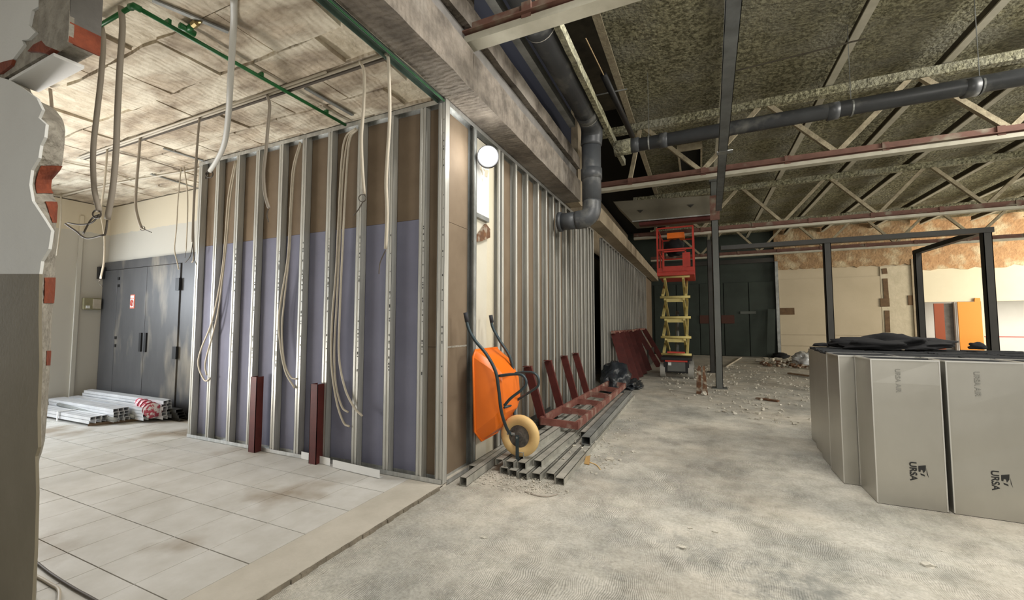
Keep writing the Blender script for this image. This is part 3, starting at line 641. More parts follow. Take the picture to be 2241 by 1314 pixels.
# ================================================================== BEAMS, PIPES AND ROOF STEEL
def beam(name, lab, cat, mb, m, noise_amp=0, **k):
    o = mb.build(name, m, **k)
    tag(o, lab, cat); return o
def gridbox(a, b, step, amp, seed=0):
    'box with subdivided, roughened surface'
    bm = bmesh.new(); bmesh.ops.create_cube(bm, size=1)
    A, B = Vector(a), Vector(b); c = (A+B)/2; s = B-A
    for v in bm.verts: v.co = Vector((v.co.x*s.x, v.co.y*s.y, v.co.z*s.z)) + c
    for ax in range(3):
        n = int(s[ax]/step)
        if n > 0:
            for k in range(1, n+1):
                co_ = A.copy(); co_[ax] = A[ax] + s[ax]*k/(n+1); nr = Vector((0,0,0)); nr[ax] = 1
                bmesh.ops.bisect_plane(bm, geom=bm.verts[:]+bm.edges[:]+bm.faces[:], plane_co=co_, plane_no=nr)
    mb = MB(); vs = [v.co + noise.noise_vector(v.co*4+V(seed,0,0))*amp for v in bm.verts]
    bm.verts.index_update(); mb.add(vs, [tuple(v.index for v in f.verts) for f in bm.faces]); bm.free(); return mb
beam('concrete_beam', 'long rough concrete beam above the first stud partition', 'beam', gridbox((-2.21,3.33,CZ+.004), (-1.90,7.2,4.08), .12, .006), M['conc'])
beam('concrete_beam', 'broad rough concrete beam end overhead beside the ceiling track', 'beam', gridbox((-2.19,-1.5,3.69), (-1.885,3.30,4.08), .12, .012, 3), M['conc'])
beam('steel_beam', 'smooth grey steel beam resting on the concrete beam', 'beam', MB().box((-2.15,-1.5,4.09), (-1.97,7.19,4.29)), M['conc_grey'])
beam('concrete_ledge', 'rough upper concrete ledge over the grey steel beam', 'beam', gridbox((-2.2,-1.5,4.30), (-1.90,7.19,4.51), .15, .012, 7), M['conc'])
beam('concrete_beam', 'tan concrete beam above the far stud partition', 'beam', gridbox((-2.20,8.7,CZ+.004), (-1.88,22.3,4.02), .25, .006, 9), M['conc_tan'])
beam('void_shade_sheet', 'near-black sheet standing in for the dark void above the concrete ledge', 'board', MB().box((-2.12,-1.5,4.53), (-2.06,7.19,6.2)), M['navy'])  # near-black sheet, the darkness of the void painted as a surface
beam('rough_pier', 'rough pier at the end of the near concrete beam behind the downpipe', 'pier', gridbox((-2.35,7.22,3.72), (-1.95,7.6,6.0), .15, .02, 4), M['conc_tan'])
beam('steel_strip', 'pale grey flat steel strip running beside the big grey pipe', 'beam', MB().box((-1.80,-1.5,4.60), (-1.71,6.2,4.72)), M['galv_dull'])
beam('foam_strip', 'narrow foam-coated timber right of the big grey pipe', 'beam', gridbox((-1.33,-1.5,4.62), (-1.26,8.2,4.74), .2, .012, 5), M['foam'])
beam('roof_panel', 'dark recessed roof panel between the big pipe and the first purlin', 'roof panel', MB().box((-1.75,-1.5,5.9), (-1.16,8.4,5.94)), M['purlin'])
# main pipe with drop
R = .16
pp = thing('drain_pipe', 'big grey plastic drain pipe running overhead then turning down the partition', 'pipe', (-1.5,6.5,3.2))
xc = -1.5
part(pp, 'pipe_run', MB().tube([V(xc,-1.5,4.72), V(xc,6.25,4.72)], R, 20), M['pipe'], smooth=True)
part(pp, 'elbow', MB().tube(smooth([V(xc,6.2,4.72), V(xc-.01,6.42,4.70), V(xc-.03,6.55,4.60), V(xc-.05,6.58,4.42)], 5), R+.012, 20), M['pipe'], smooth=True)
part(pp, 'pipe_drop', MB().tube([V(xc-.05,6.58,4.45), V(xc-.05,6.58,3.5)], R-.005, 20), M['pipe'], smooth=True)
part(pp, 'elbow', MB().tube(smooth([V(xc-.05,6.58,3.5), V(xc-.06,6.57,3.32), V(xc-.14,6.55,3.22), V(xc-.30,6.55,3.20)], 5), R-.01, 20), M['pipe'], smooth=True)
part(pp, 'outlet', MB().tube([V(xc-.28,6.55,3.20), V(xc-.56,6.55,3.20)], R-.02, 20).tube([V(xc-.54,6.55,3.20), V(xc-.60,6.55,3.20)], R+.002, 20), M['pipe'], smooth=True)
for y in (3.9, 6.0): part(pp, 'coupling', MB().tube([V(xc,y,4.72), V(xc,y+.16,4.72)], R+.014, 20), M['pipe'], smooth=True); part(pp, 'collar_ring', MB().tube([V(xc,y+.165,4.72), V(xc,y+.175,4.72)], R+.012, 20), M['cable_grey'], smooth=True)
part(pp, 'coupling', MB().tube([V(xc-.05,6.58,3.85), V(xc-.05,6.58,4.02)], R+.01, 20), M['pipe'], smooth=True)
p2 = thing('drain_pipe', 'long dark grey pipe slung across the hall below the foam roof', 'pipe', (2,7.2,4.58))
part(p2, 'pipe_run', MB().tube([V(-1.2,7.2,4.56), V(9.5,7.2,4.62)], .108, 18), M['pipe'], smooth=True)
for x in (-1.0, -.55, 1.75, 3.2, 5.1): part(p2, 'coupling', MB().tube([V(x,7.2,4.565), V(x+.13,7.2,4.565)], .122, 18), M['pipe'], smooth=True)
for x in (2.02, -.72, 3.35): part(p2, 'hanger_strap', MB().tube([V(x,7.2,4.565), V(x+.02,7.2,4.565)], .116, 18).bar(V(x+.01,7.2,4.68), V(x+.01,7.2,5.8), .008, .008), M['galv_dull'])
part(p2, 'pipe_end', MB().tube([V(-1.28,7.2,4.56), V(-1.0,7.2,4.56)], .13, 18), M['foam'], 'foam-crusted pipe end', smooth=True)
# trusses
bot = [-1.24,.10,2.20,4.30,6.36,8.42,10.48,12.54]
top_ = [-1.0,1.16,3.26,5.34,7.40,9.46,11.5]
names = ['nearest roof truss crossing above the big pipe, cut by the top of the photo', 'second roof truss from the camera, just behind the long slung pipe', 'third roof truss from the camera, above the black square frame', 'farthest roof truss before the end wall']
for (y, zc), lab in zip(((3.34,4.16),(8.6,4.27),(13.7,4.22),(18.8,4.22)), names):
    t = thing('roof_truss', lab, 'truss', (3,y,zc))
    x0 = -1.98 if y < 5 else -1.87
    part(t, 'bottom_chord', MB().prof((x0,y-.05,zc+.19), (14,y-.05,zc+.19), [(0,-.13),(0,0)], .010).prof((x0,y-.05,zc+.17), (14,y-.05,zc+.17), [(0,-.08),(.06,-.08)], .010).prof((x0,y+.05,zc+.19), (14,y+.05,zc+.19), [(0,-.13),(0,0)], .010), M['truss_brown'], 'brown primed upper angles')
    part(t, 'bottom_flange', MB().box((x0,y-.075,zc), (14,y+.075,zc+.065)), M['truss_white'], 'pale flange')
    x = x0+.6
    while x < 13.5:
        part(t, 'spacer_plate', MB().box((x,y-.082,zc+.055), (x+.09,y+.08,zc+.20)), M['truss_brown']); x += 1.35 if y > 5 else 1.0
    part(t, 'top_chord', gridbox((x0,y-.07,5.44), (14,y+.07,5.585), .5, .012, y), M['foam'], 'foam-coated upper chord')
    for b_ in bot:
        for tt in top_:
            if 0 < abs(tt-b_) < 1.25:
                part(t, 'diagonal', MB().bar((b_,y,zc+.15), (tt,y,5.55), .075, .075), M['truss_diag'])
    if y < 5: part(t, 'end_post', MB().bar((-1.99,y,zc+.1),(-1.99,y,5.5),.12,.10), M['conc'])
# purlins
for k, x in enumerate((-1.16, .48, 2.12, 3.63, 5.03, 6.80, 8.35, 9.9, 11.4)):
    ord_ = ['first purlin', 'second purlin', 'third purlin', 'fourth purlin', 'fifth purlin', 'sixth purlin', 'seventh purlin', 'eighth purlin', 'ninth purlin'][k]
    t = thing('purlin', 'dark roof beam, %s from the left' % ord_, 'purlin', (x,10,5.7), 'roof purlins')
    part(t, 'web', MB().box((x-.012,-1.5,5.62), (x+.012,22.3,5.775)), M['purlin'])
    part(t, 'flange', MB().box((x-.055,-1.5,5.60), (x+.055,22.3,5.622)), M['truss_white'] if k else M['truss_diag'])
# galvanised channel to column
t = thing('ceiling_channel', 'long galvanised channel under the trusses running to the grey post', 'metal profile', (.4,7,4.2))
part(t, 'channel', MB().prof((.29,2.4,4.15), (.46,10.7,4.15), [(-.06,.05),(-.06,0),(.06,0),(.06,.05)], .006), mat('blue_grey_zinc', (.25,.27,.28), (.15,.16,.165), .4, .5, 3))
part(t, 'cross_plate', MB().box((.30,7.0,4.145), (.52,7.12,4.16)), M['galv_dull'])
# dark foam tube and rod near first purlin
t = thing('insulated_pipe', 'black foam-covered pipe with a bare copper rod below the first purlin', 'pipe', (-.9,6,5))
a, b, c = at(1282,84,'z',5.2), at(1321,164,'z',5.2), at(1384,298,'z',5.2)
part(t, 'bare_rod', MB().tube([a, b], .008, 6), mat('copper_rod', (.50,.36,.20), rough=.5)); part(t, 'foam_tube', MB().tube([b, c], .05, 12), M['black'], smooth=True)
t = thing('tie_rod', 'thin grey rod crossing below the dark roof panel', 'rod', (-1,5,5))
part(t, 'rod', MB().tube([at(1272,215,'z',5.3), at(1372,195,'z',5.3)], .012, 8), M['galv_dull'])
t = thing('tie_rod', 'thin rod crossing the foam between two purlins on the right', 'rod', (1.5,6,5.5))
part(t, 'rod', MB().tube([at(1610,155,'z',5.5), at(1895,84,'z',5.5)], .012, 8), M['purlin'])
# duct
t = thing('air_duct', 'flat grey sheet metal duct hanging above the scissor lift', 'duct', (-.6,12.4,4.4))
dm = MB().prism([V(-2.2,12,5.05),V(.42,12,4.90),V(.42,12,4.40),V(-1.68,12,4.42)], (0,1.0,0)); part(t, 'duct_body', dm, M['duct'])
part(t, 'lower_rim', MB().bar(V(-1.68,11.99,4.41), V(.42,11.99,4.385), .03, .03), M['galv'])
for x in (-1.45,-.15): part(t, 'bracket', MB().prism([V(x-.08,11.985,4.72),V(x+.08,11.985,4.71),V(x,11.985,4.64)], (0,.02,0)), M['column'])
part(t, 'lower_channel', MB().box((-1.5,12.05,4.30), (.4,12.3,4.38)), M['redoxide'])

# ------------------------------------------------------------------ steel frame of dark columns
fr = thing('steel_portal', 'dark square steel frame of posts and beams standing in the hall', 'steel structure', (2.7,11.07,0))
def hcol(x, y, z, m, w_=.115): return MB().prof((x,y,0.002), (x,y,z), [(-w_/2,w_/2),(-w_/2,-w_/2),(w_/2,-w_/2),(w_/2,w_/2),(-w_/2,w_/2)], .012, up=(0,1,0))
for (x, y) in ((2.57,11.07), (5.10,11.07), (5.02,13.65)):
    o = part(fr, 'post', hcol(x, y, 3.28, M['column']), M['column']); sub(o, 'base_plate', MB().box((x-.14,y-.14,0), (x+.14,y+.14,.012)), M['column'])
part(fr, 'beam', MB().bar((.50,11.07,3.325), (5.19,11.07,3.325), .16, .10), M['column'])
part(fr, 'beam', MB().bar((5.08,11.16,3.325), (5.02,13.74,3.325), .12, .10), M['column'])
t = thing('steel_column', 'tall grey green steel column rising to the roof right of the scissor lift', 'column', (.39,11.07,0))
part(t, 'shaft', hcol(.385,11.07,4.95,M['column_grey'],.14), M['column_grey']); part(t, 'base_plate', MB().box((.22,10.9,0), (.55,11.24,.014)), M['column_grey'])
part(t, 'splice_plate', MB().box((.285,10.96,4.0), (.49,10.975,4.6)), M['truss_brown'])
part(t, 'head', MB().box((.28,10.95,4.95), (.50,11.2,5.0)), M['column_grey'])
for (x, y, z), lab in zip(((.33,14.6,4.2),(.48,17.1,4.2)), ('dark steel column directly behind the grey green one, nearer', 'dark steel column farther behind the grey green one')):
    t = thing('steel_column', lab, 'column', (x,y,0)); part(t, 'shaft', hcol(x,y,z,M['column'],.13), M['column']); part(t, 'base_plate', MB().box((x-.15,y-.15,0), (x+.15,y+.15,.012)), M['column'])

# ================================================================== FLOODLIGHT
fl = thing('work_floodlight', 'glaring work floodlight fixed high on the pale column', 'lamp', (-2.05,3.98,3.30))
Mx = Matrix.Translation(V(-2.06,3.93,3.33)) @ Matrix.Rotation(math.radians(28), 4, 'Z') @ Matrix.Rotation(math.radians(6), 4, 'X')
part(fl, 'housing', MB().tube([Mx @ V(0,.0,0), Mx @ V(0,.05,0)], .12, 28), M['black'])
part(fl, 'led_panel', MB().tube([Mx @ V(0,.0,0), Mx @ V(0,-.012,0)], .105, 28), M['lamp'], 'glaring white panel')
part(fl, 'mount', MB().bar(V(-2.16,4.02,3.33), V(-2.07,3.98,3.33), .03, .03), M['black'])
pl = bpy.data.lights.new('floodlight_glow', 'POINT'); pl.energy = 9; pl.color = (1,.98,.94); pl.shadow_soft_size = .10
plo = bpy.data.objects.new('floodlight_glow', pl); COL.objects.link(plo); plo.location = (-1.90,3.72,3.30)

# ================================================================== WHEELBARROW
wb = thing('wheelbarrow', 'orange wheelbarrow stood on its wheel and leant on the stud partition', 'wheelbarrow', (-1.74,4.05,.1))
rim = [V(-2.12,3.74,1.22),V(-2.12,4.36,1.22),V(-2.10,4.36,.34),V(-2.09,4.22,.27),V(-2.09,3.90,.27),V(-2.10,3.74,.34)]
rim = [V(-2.13,3.80,1.235),V(-2.13,4.30,1.235),V(-2.125,4.36,1.17),V(-2.10,4.36,.45),V(-2.09,4.24,.30),V(-2.09,3.86,.30),V(-2.10,3.74,.42),V(-2.125,3.74,1.17)]
midr = [V(-1.96,3.83,1.12),V(-1.96,4.27,1.12),V(-1.95,4.31,1.05),V(-1.90,4.31,.58),V(-1.93,4.22,.42),V(-1.93,3.88,.42),V(-1.90,3.79,.58),V(-1.95,3.79,1.05)]
botm = [V(-1.86,3.88,1.00),V(-1.86,4.22,1.00),V(-1.84,4.26,.92),V(-1.82,4.26,.70),V(-1.83,4.20,.60),V(-1.83,3.90,.60),V(-1.82,3.84,.70),V(-1.84,3.84,.92)]
mb = MB(); n = 8; inr = [p+V(-.012,0,0) for p in botm]
mb.add(rim+midr+botm, [(r*n+i, r*n+(i+1)%n, (r+1)*n+(i+1)%n, (r+1)*n+i) for r in range(2) for i in range(n)] + [tuple(range(2*n,3*n))])
ty = part(wb, 'tray', mb, M['orange']); so = ty.modifiers.new('solid','SOLIDIFY'); so.thickness = .004
bv = ty.modifiers.new('bev','BEVEL'); bv.width = .03; bv.segments = 3; bv.limit_method = 'ANGLE'; bv.angle_limit = .3
for p in ty.data.polygons: p.use_smooth = True
part(wb, 'tray_rim', MB().tube(rim+[rim[0], rim[1]], .011, 8, cap=False), M['orange'], smooth=True)
WY = 4.05; WC = V(-1.735, WY, .345)
for s_, tip, pxs in ((0, 3.60, [(1020,692),(1025,718),(1040,746),(1064,775),(1084,812),(1091,850),(1097,900),(1108,936),(1119,953)]),
                     (1, 4.14, [(1075,697),(1078,716),(1093,745),(1114,778),(1123,812),(1126,850),(1126,895),(1128,930)])):
    pts = []
    ysl = [3.60,3.61,3.63,3.655,3.67,3.69,3.75,3.88,3.975] if s_ == 0 else [4.14,4.14,4.15,4.17,4.20,4.22,4.18,4.13]
    for (a, b), yy in zip(pxs, ysl): pts.append(at(a, b, 'y', yy))
    fo = part(wb, 'frame_tube', MB().tube(smooth(pts, 5), .0165, 10), M['barrow'], smooth=True)
    sub(fo, 'grip', MB().tube([pts[0]+(pts[0]-pts[1]).normalized()*.035, pts[0]+(pts[1]-pts[0])*.5], .022, 10), M['rubber'], smooth=True)
    yy = 3.69 if s_ == 0 else 4.20
    lp = [(1093,823),(1118,820),(1138,820),(1149,828),(1151,842),(1140,855),(1118,872),(1104,888)] if s_ == 0 else [(1124,818),(1150,815),(1168,817),(1178,828),(1177,845),(1160,858),(1135,874),(1112,890)]
    part(wb, 'leg', MB().tube(smooth([at(a, b, 'y', yy) for a, b in lp], 5), .014, 10), M['barrow'], smooth=True)
part(wb, 'cross_tube', MB().tube([at(1091,823,'y',3.68), at(1124,818,'y',4.20)], .013, 8), M['barrow'], smooth=True)
part(wb, 'cross_tube', MB().tube([at(1104,892,'y',3.85), at(1128,885,'y',4.20)], .013, 8), M['barrow'], smooth=True)
mb = MB(); nt = 28
prof_ = [(.115,-.034),(.175,-.040),(.203,-.030),(.214,-.012),(.214,.012),(.203,.030),(.175,.040),(.115,.034)]
k = len(prof_)
vs = [WC + V(r*math.cos(2*math.pi*i/nt), yy, r*math.sin(2*math.pi*i/nt)) for i in range(nt) for r, yy in prof_]
mb.add(vs, [(i*k+j, i*k+(j+1)%k, ((i+1)%nt)*k+(j+1)%k, ((i+1)%nt)*k+j) for i in range(nt) for j in range(k)])
wl = part(wb, 'wheel', mb, M['tyre'], 'cream solid tyre', smooth=True)
mb = MB().tube([WC+V(0,-.028,0), WC+V(0,.028,0)], .118, 24).tube([WC+V(0,-.045,0), WC+V(0,.045,0)], .045, 16); sub(wl, 'hub', mb, M['hub'])
part(wb, 'axle', MB().tube([WC+V(0,-.085,0), WC+V(0,.085,0)], .011, 8), M['galv_dull'])
part(wb, 'fork', MB().bar(WC+V(0,-.075,.02), WC+V(.0,-.07,-.235), .03, .02, (0,1,0)).bar(WC+V(0,-.07,-.235), WC+V(.02,.07,-.235), .03, .015), M['barrow'])
part(wb, 'bolt', MB().tube([at(1120,950,'y',3.96)+V(-.05,0,0), at(1120,950,'y',3.96)+V(.03,0,0)], .014, 8), M['galv_dull'])

# ================================================================== PROFILE PILE
def chan(mbp, p, q, w_=.085, h_=.06, t=.005): return mbp.prof(p, q, [(-w_/2,0),(-w_/2,h_),(w_/2,h_),(w_/2,0)], t)
pile = [ # x0, y0, x1, y1, z, closed, label
 (-2.04,3.42,-2.16,6.2,.003,1,'closed grey box tube lying nearest the partition corner'),
 (-2.15,3.78,-2.16,5.4,.003,0,'dusty grey channel lying right against the partition foot'),
 (-1.83,3.86,-1.82,7.4,.003,0,'dusty grey channel, leftmost on the floor under the main stack'),
 (-1.72,3.83,-1.70,7.4,.003,0,'dusty grey channel, second on the floor under the main stack'),
 (-1.60,3.80,-1.57,7.6,.003,0,'dusty grey channel, third on the floor under the main stack'),
 (-1.48,3.84,-1.45,7.6,.003,0,'dusty grey channel, fourth on the floor, half covered by the stack'),
 (-1.355,3.90,-1.37,7.8,.003,0,'flat grey channel right of the stack with mortar crumbs on top'),
 (-1.235,3.82,-1.30,8.9,.003,0,'rightmost long grey channel lying flat on the floor'),
 (-1.90,3.90,-1.90,7.3,.066,0,'grey channel on the second layer, leftmost'),
 (-1.775,3.88,-1.77,7.4,.066,0,'grey channel on the second layer, middle one'),
 (-1.655,3.90,-1.63,7.5,.066,0,'grey channel on the second layer, right of the middle'),
 (-1.53,4.02,-1.50,7.4,.066,0,'short-looking grey channel on the second layer, rightmost'),
 (-1.72,4.00,-1.68,7.4,.129,0,'topmost grey channel of the stack under the wheelbarrow wheel'),
]
for x0,y0,x1,y1,z,cl_,lab in pile:
    mb = MB()
    if cl_: mb.prof((x0,y0,z+.003), (x1,y1,z+.003), [(-.035,0),(-.035,.075),(.035,.075),(.035,0),(-.035,0)], .005)
    else: chan(mb, V(x0,y0,z), V(x1,y1,z))
    tag(mb.build('steel_channel', M['channel']), lab, 'metal profile', 'steel channels in the pile')
mb = MB(); mb.prof((-1.27,4.95,.075), (-1.33,8.7,.075), [(-.05,0),(-.05,.09),(.05,.09),(.05,0),(-.05,0)], .006)
tag(mb.build('steel_tube', M['galv_dull']), 'dark square steel tube lying on top of the right channels', 'metal profile')
mb = MB(); mb.prof((-1.39,5.30,.075), (-1.45,8.6,.075), [(-.04,0),(-.04,.055),(.04,.055),(.04,0)], .005)
tag(mb.build('steel_channel', M['channel']), 'grey channel lying beside the dark square tube on top', 'metal profile')
# stack of small dark sections by the wheel
for k in range(4):
    mb = MB(); z = .08+.045*k; mb.prof((-2.03-.005*k,4.62+.03*k,z), (-2.05,6.1,z), [(-.06,.035),(-.06,0),(.06,0),(.06,.035)], .006)
    tag(mb.build('dark_section', M['column']), ['dark steel section behind the wheel, lowest of four', 'dark steel section behind the wheel, second from below', 'dark steel section behind the wheel, third from below', 'dark steel section behind the wheel, topmost of four'][k], 'metal profile', 'dark sections behind the wheel')
# red ladder-like frame lying on pile
lf = thing('red_steel_frame', 'ladder-shaped dusty red steel frame lying on the channel pile', 'steel frame', (-1.75,7.2,.15))
A0, A1 = at(1262,935,'z',.20), at(1368,850,'z',.14); B0 = A0+V(-.46,-.06,-.01); B1 = A1+V(-.36,.05,-.0)
A0.z = .215; B0.z = .245; A1.z = .20; B1.z = .22
part(lf, 'rail', MB().bar(A0, A1, .035, .10), M['redoxide_dusty']); part(lf, 'rail', MB().bar(B0, B1, .035, .10), M['redoxide_dusty'])
for k in range(6):
    t_ = [0,.2,.4,.6,.8,1][k]; part(lf, 'rung', MB().bar(B0.lerp(B1,t_), A0.lerp(A1,t_), .03, .09), M['redoxide_dusty'])
for k, (bpx, tpx) in enumerate((((1190,930),(1155,803)), ((1230,905),(1199,790)), ((1263,887),(1234,780)), ((1287,870),(1259,774)))):
    b_ = at(*tpx,'x',-2.13); base = at(*bpx,'y',b_.y+.05)
    t = thing('red_upright', ['nearest to the wheelbarrow', 'second from the wheelbarrow', 'third from the wheelbarrow', 'farthest from the wheelbarrow'][k].join(['dark red steel upright leaning on the studs, ', '']), 'post', base)
    part(t, 'upright', MB().bar(base, b_, .045, .11, up=(1,0,0)), M['redoxide']); 
    part(t, 'cap_plate', MB().bar(b_-V(.05,0,-.004), b_+V(.05,0,.004), .12, .008), M['redoxide'])
# leaning frames at far partition
rf = thing('red_steel_frame', 'large dark red steel frame leant on the far stud partition beside the bin bag', 'steel frame', (-1.7,12,0))
for y in (10.75,11.55,12.3,13.1,14.2):
    part(rf, 'leg', MB().bar(V(-1.62+.02*(y-10.7),y,.01), V(-2.06,y+.45,1.27), .05, .22, up=(1,0,.0)), M['redoxide'])
part(rf, 'top_rail', MB().bar(V(-2.08,11.0,1.30), V(-2.08,15.2,1.30), .09, .07), M['redoxide_dusty'])
part(rf, 'back_plate', MB().prism([V(-2.1,11.3,.9),V(-2.1,14.9,.9),V(-2.12,14.9,1.27),V(-2.12,11.3,1.27)], (.012,0,0)), M['redoxide'])
rf2 = thing('red_steel_frame', 'second dark red steel frame leaning farther along the far partition', 'steel frame', (-1.7,16.6,0))
for y in (15.6,17.6): part(rf2, 'leg', MB().bar(V(-1.35,y,.01), V(-2.08,y+.1,1.30), .05, .18, up=(1,0,0)), M['redoxide'])
part(rf2, 'top_rail', MB().bar(V(-2.09,15.5,1.32), V(-2.09,17.8,1.32), .08, .06), M['redoxide_dusty'])
part(rf2, 'lower_panel', MB().box((-1.75,15.6,.02), (-1.70,17.6,.6)), M['column'])
# bin bag
mb = shift(blob(.30,.55,.42,.45,1.6,11,4), (-1.80,9.75,.19)); o = mb.build('bin_bag', M['bag'], smooth=True); noisy(o,.03,9); tag(o, 'crumpled black bin bag slumped beside the doorway gap', 'bag')
mb = shift(blob(.22,.5,.12,.6,2.2,17,4), (-1.50,10.35,.056)); o = mb.build('bin_bag', M['bag'], smooth=True); noisy(o,.02,10); tag(o, 'flat black plastic sheet trailing from the bin bag', 'bag')

# ================================================================== SCISSOR LIFT
sl = thing('scissor_lift', 'raised red and yellow scissor lift below the duct', 'scissor lift', (-.62,13.2,0))
X0, X1, YF, YR = -1.06, -.20, 12.5, 14.3
ch = part(sl, 'chassis', MB().box((X0+.10,YF+.05,.16), (X1-.10,YR,.50)).box((X0+.02,YF+.02,.50), (X1-.02,YR,.58)), M['black'], bevel=.01)
sub(ch, 'front_panel', MB().box((X0+.2,YF+.02,.2), (X1-.2,YF+.05,.46)), M['column_grey']); sub(ch, 'red_rail', MB().box((X0+.14,YF,.46), (X1-.14,YF+.03,.50)).box((X0+.2,YF,.70), (X1-.2,YF+.04,.745)), M['liftred'])
sub(ch, 'head_lamp', MB().box((X0+.22,YF,.36), (X0+.30,YF+.02,.44)), M['white'])
for x in (X0, X1-.13):
    for y in (YF+.22, YR-.25):
        o = part(sl, 'wheel', MB().tube([V(x,y,.20), V(x+.13,y,.20)], .198, 24), mat('grey_solid_tyre', (.35,.34,.31), rough=.8)); 
        sub(o, 'hub', MB().tube([V(x-.01,y,.20), V(x+.14,y,.20)], .09, 16), M['galv_dull'])
zz = [.66,1.14,1.70,2.28,2.86]
for i in range(4):
    za, zb = zz[i]+.03, zz[i+1]-.03
    for x, dx in ((X0+.10,.04), (X1-.14,-.04)):
        part(sl, 'scissor_arm', MB().bar(V(x,YF+.15,za), V(x,YR-.35,zb), .06, .12, up=(0,0,1)), M['liftyellow'])
        part(sl, 'scissor_arm', MB().bar(V(x+dx*1.6,YR-.35,za), V(x+dx*1.6,YF+.15,zb), .06, .12, up=(0,0,1)), M['liftyellow'])
for z in zz: part(sl, 'cross_tube', MB().tube([V(X0+.03,YF+.15,z), V(X1-.03,YF+.15,z)], .035, 10), M['liftyellow'], smooth=True)
for z in zz[1:4]: part(sl, 'cross_plate', MB().box((X0+.20,YF+.18,z-.14), (X1-.22,YF+.22,z-.02)), M['liftyellow'])
part(sl, 'lift_cylinder', MB().tube([V(-.62,YF+.5,.7), V(-.62,YR-.6,1.9)], .05, 12), M['column_grey'], smooth=True)
pf = part(sl, 'platform', MB().box((X0-.02,YF-.05,2.88), (X1+.10,YR+.1,2.98)).box((X0-.02,YF-.06,2.98), (X1+.10,YF-.03,3.10)), M['liftred'], bevel=.006)
rl = MB(); Zt = 4.24
for x in (X0, X1+.08):
    for y in (YF-.03, (YF+YR)/2, YR+.08): rl.bar(V(x,y,2.92), V(x,y,Zt), .045, .045)
    for z in (3.62,Zt): rl.bar(V(x,YF-.03,z), V(x,YR+.08,z), .04, .04)
for y in (YF-.03, YR+.08):
    for z in (3.62,Zt): rl.bar(V(X0,y,z), V(X1+.08,y,z), .04, .04)
part(sl, 'guard_rail', rl, M['liftred'])
part(sl, 'gate', MB().bar(V(X0+.16,YF-.06,3.0), V(X0+.16,YF-.06,3.56), .05, .04).bar(V(X1-.12,YF-.06,3.0), V(X1-.12,YF-.06,3.56), .05, .04).bar(V(X0+.14,YF-.06,3.56), V(X1-.10,YF-.06,3.56), .05, .04).box((X0+.14,YF-.08,3.0), (X1-.10,YF-.05,3.14)), M['liftred'])
part(sl, 'control_box', MB().box((X1-.20,YF-.09,3.10), (X1+.0,YF-.04,3.50)), M['liftred']); part(sl, 'control_panel', MB().box((X0+.25,YF+.2,3.98), (X1-.15,YF+.6,4.14)), M['orange'], 'orange control housing')
o = shift(blob(.26,.20,.24,.4,2,23,3,False), (-.62,YF+.35,3.72)).build('work_jacket', M['cloth_black'], smooth=True); tag(o, 'dark work jacket hung inside the scissor lift basket', 'jacket')

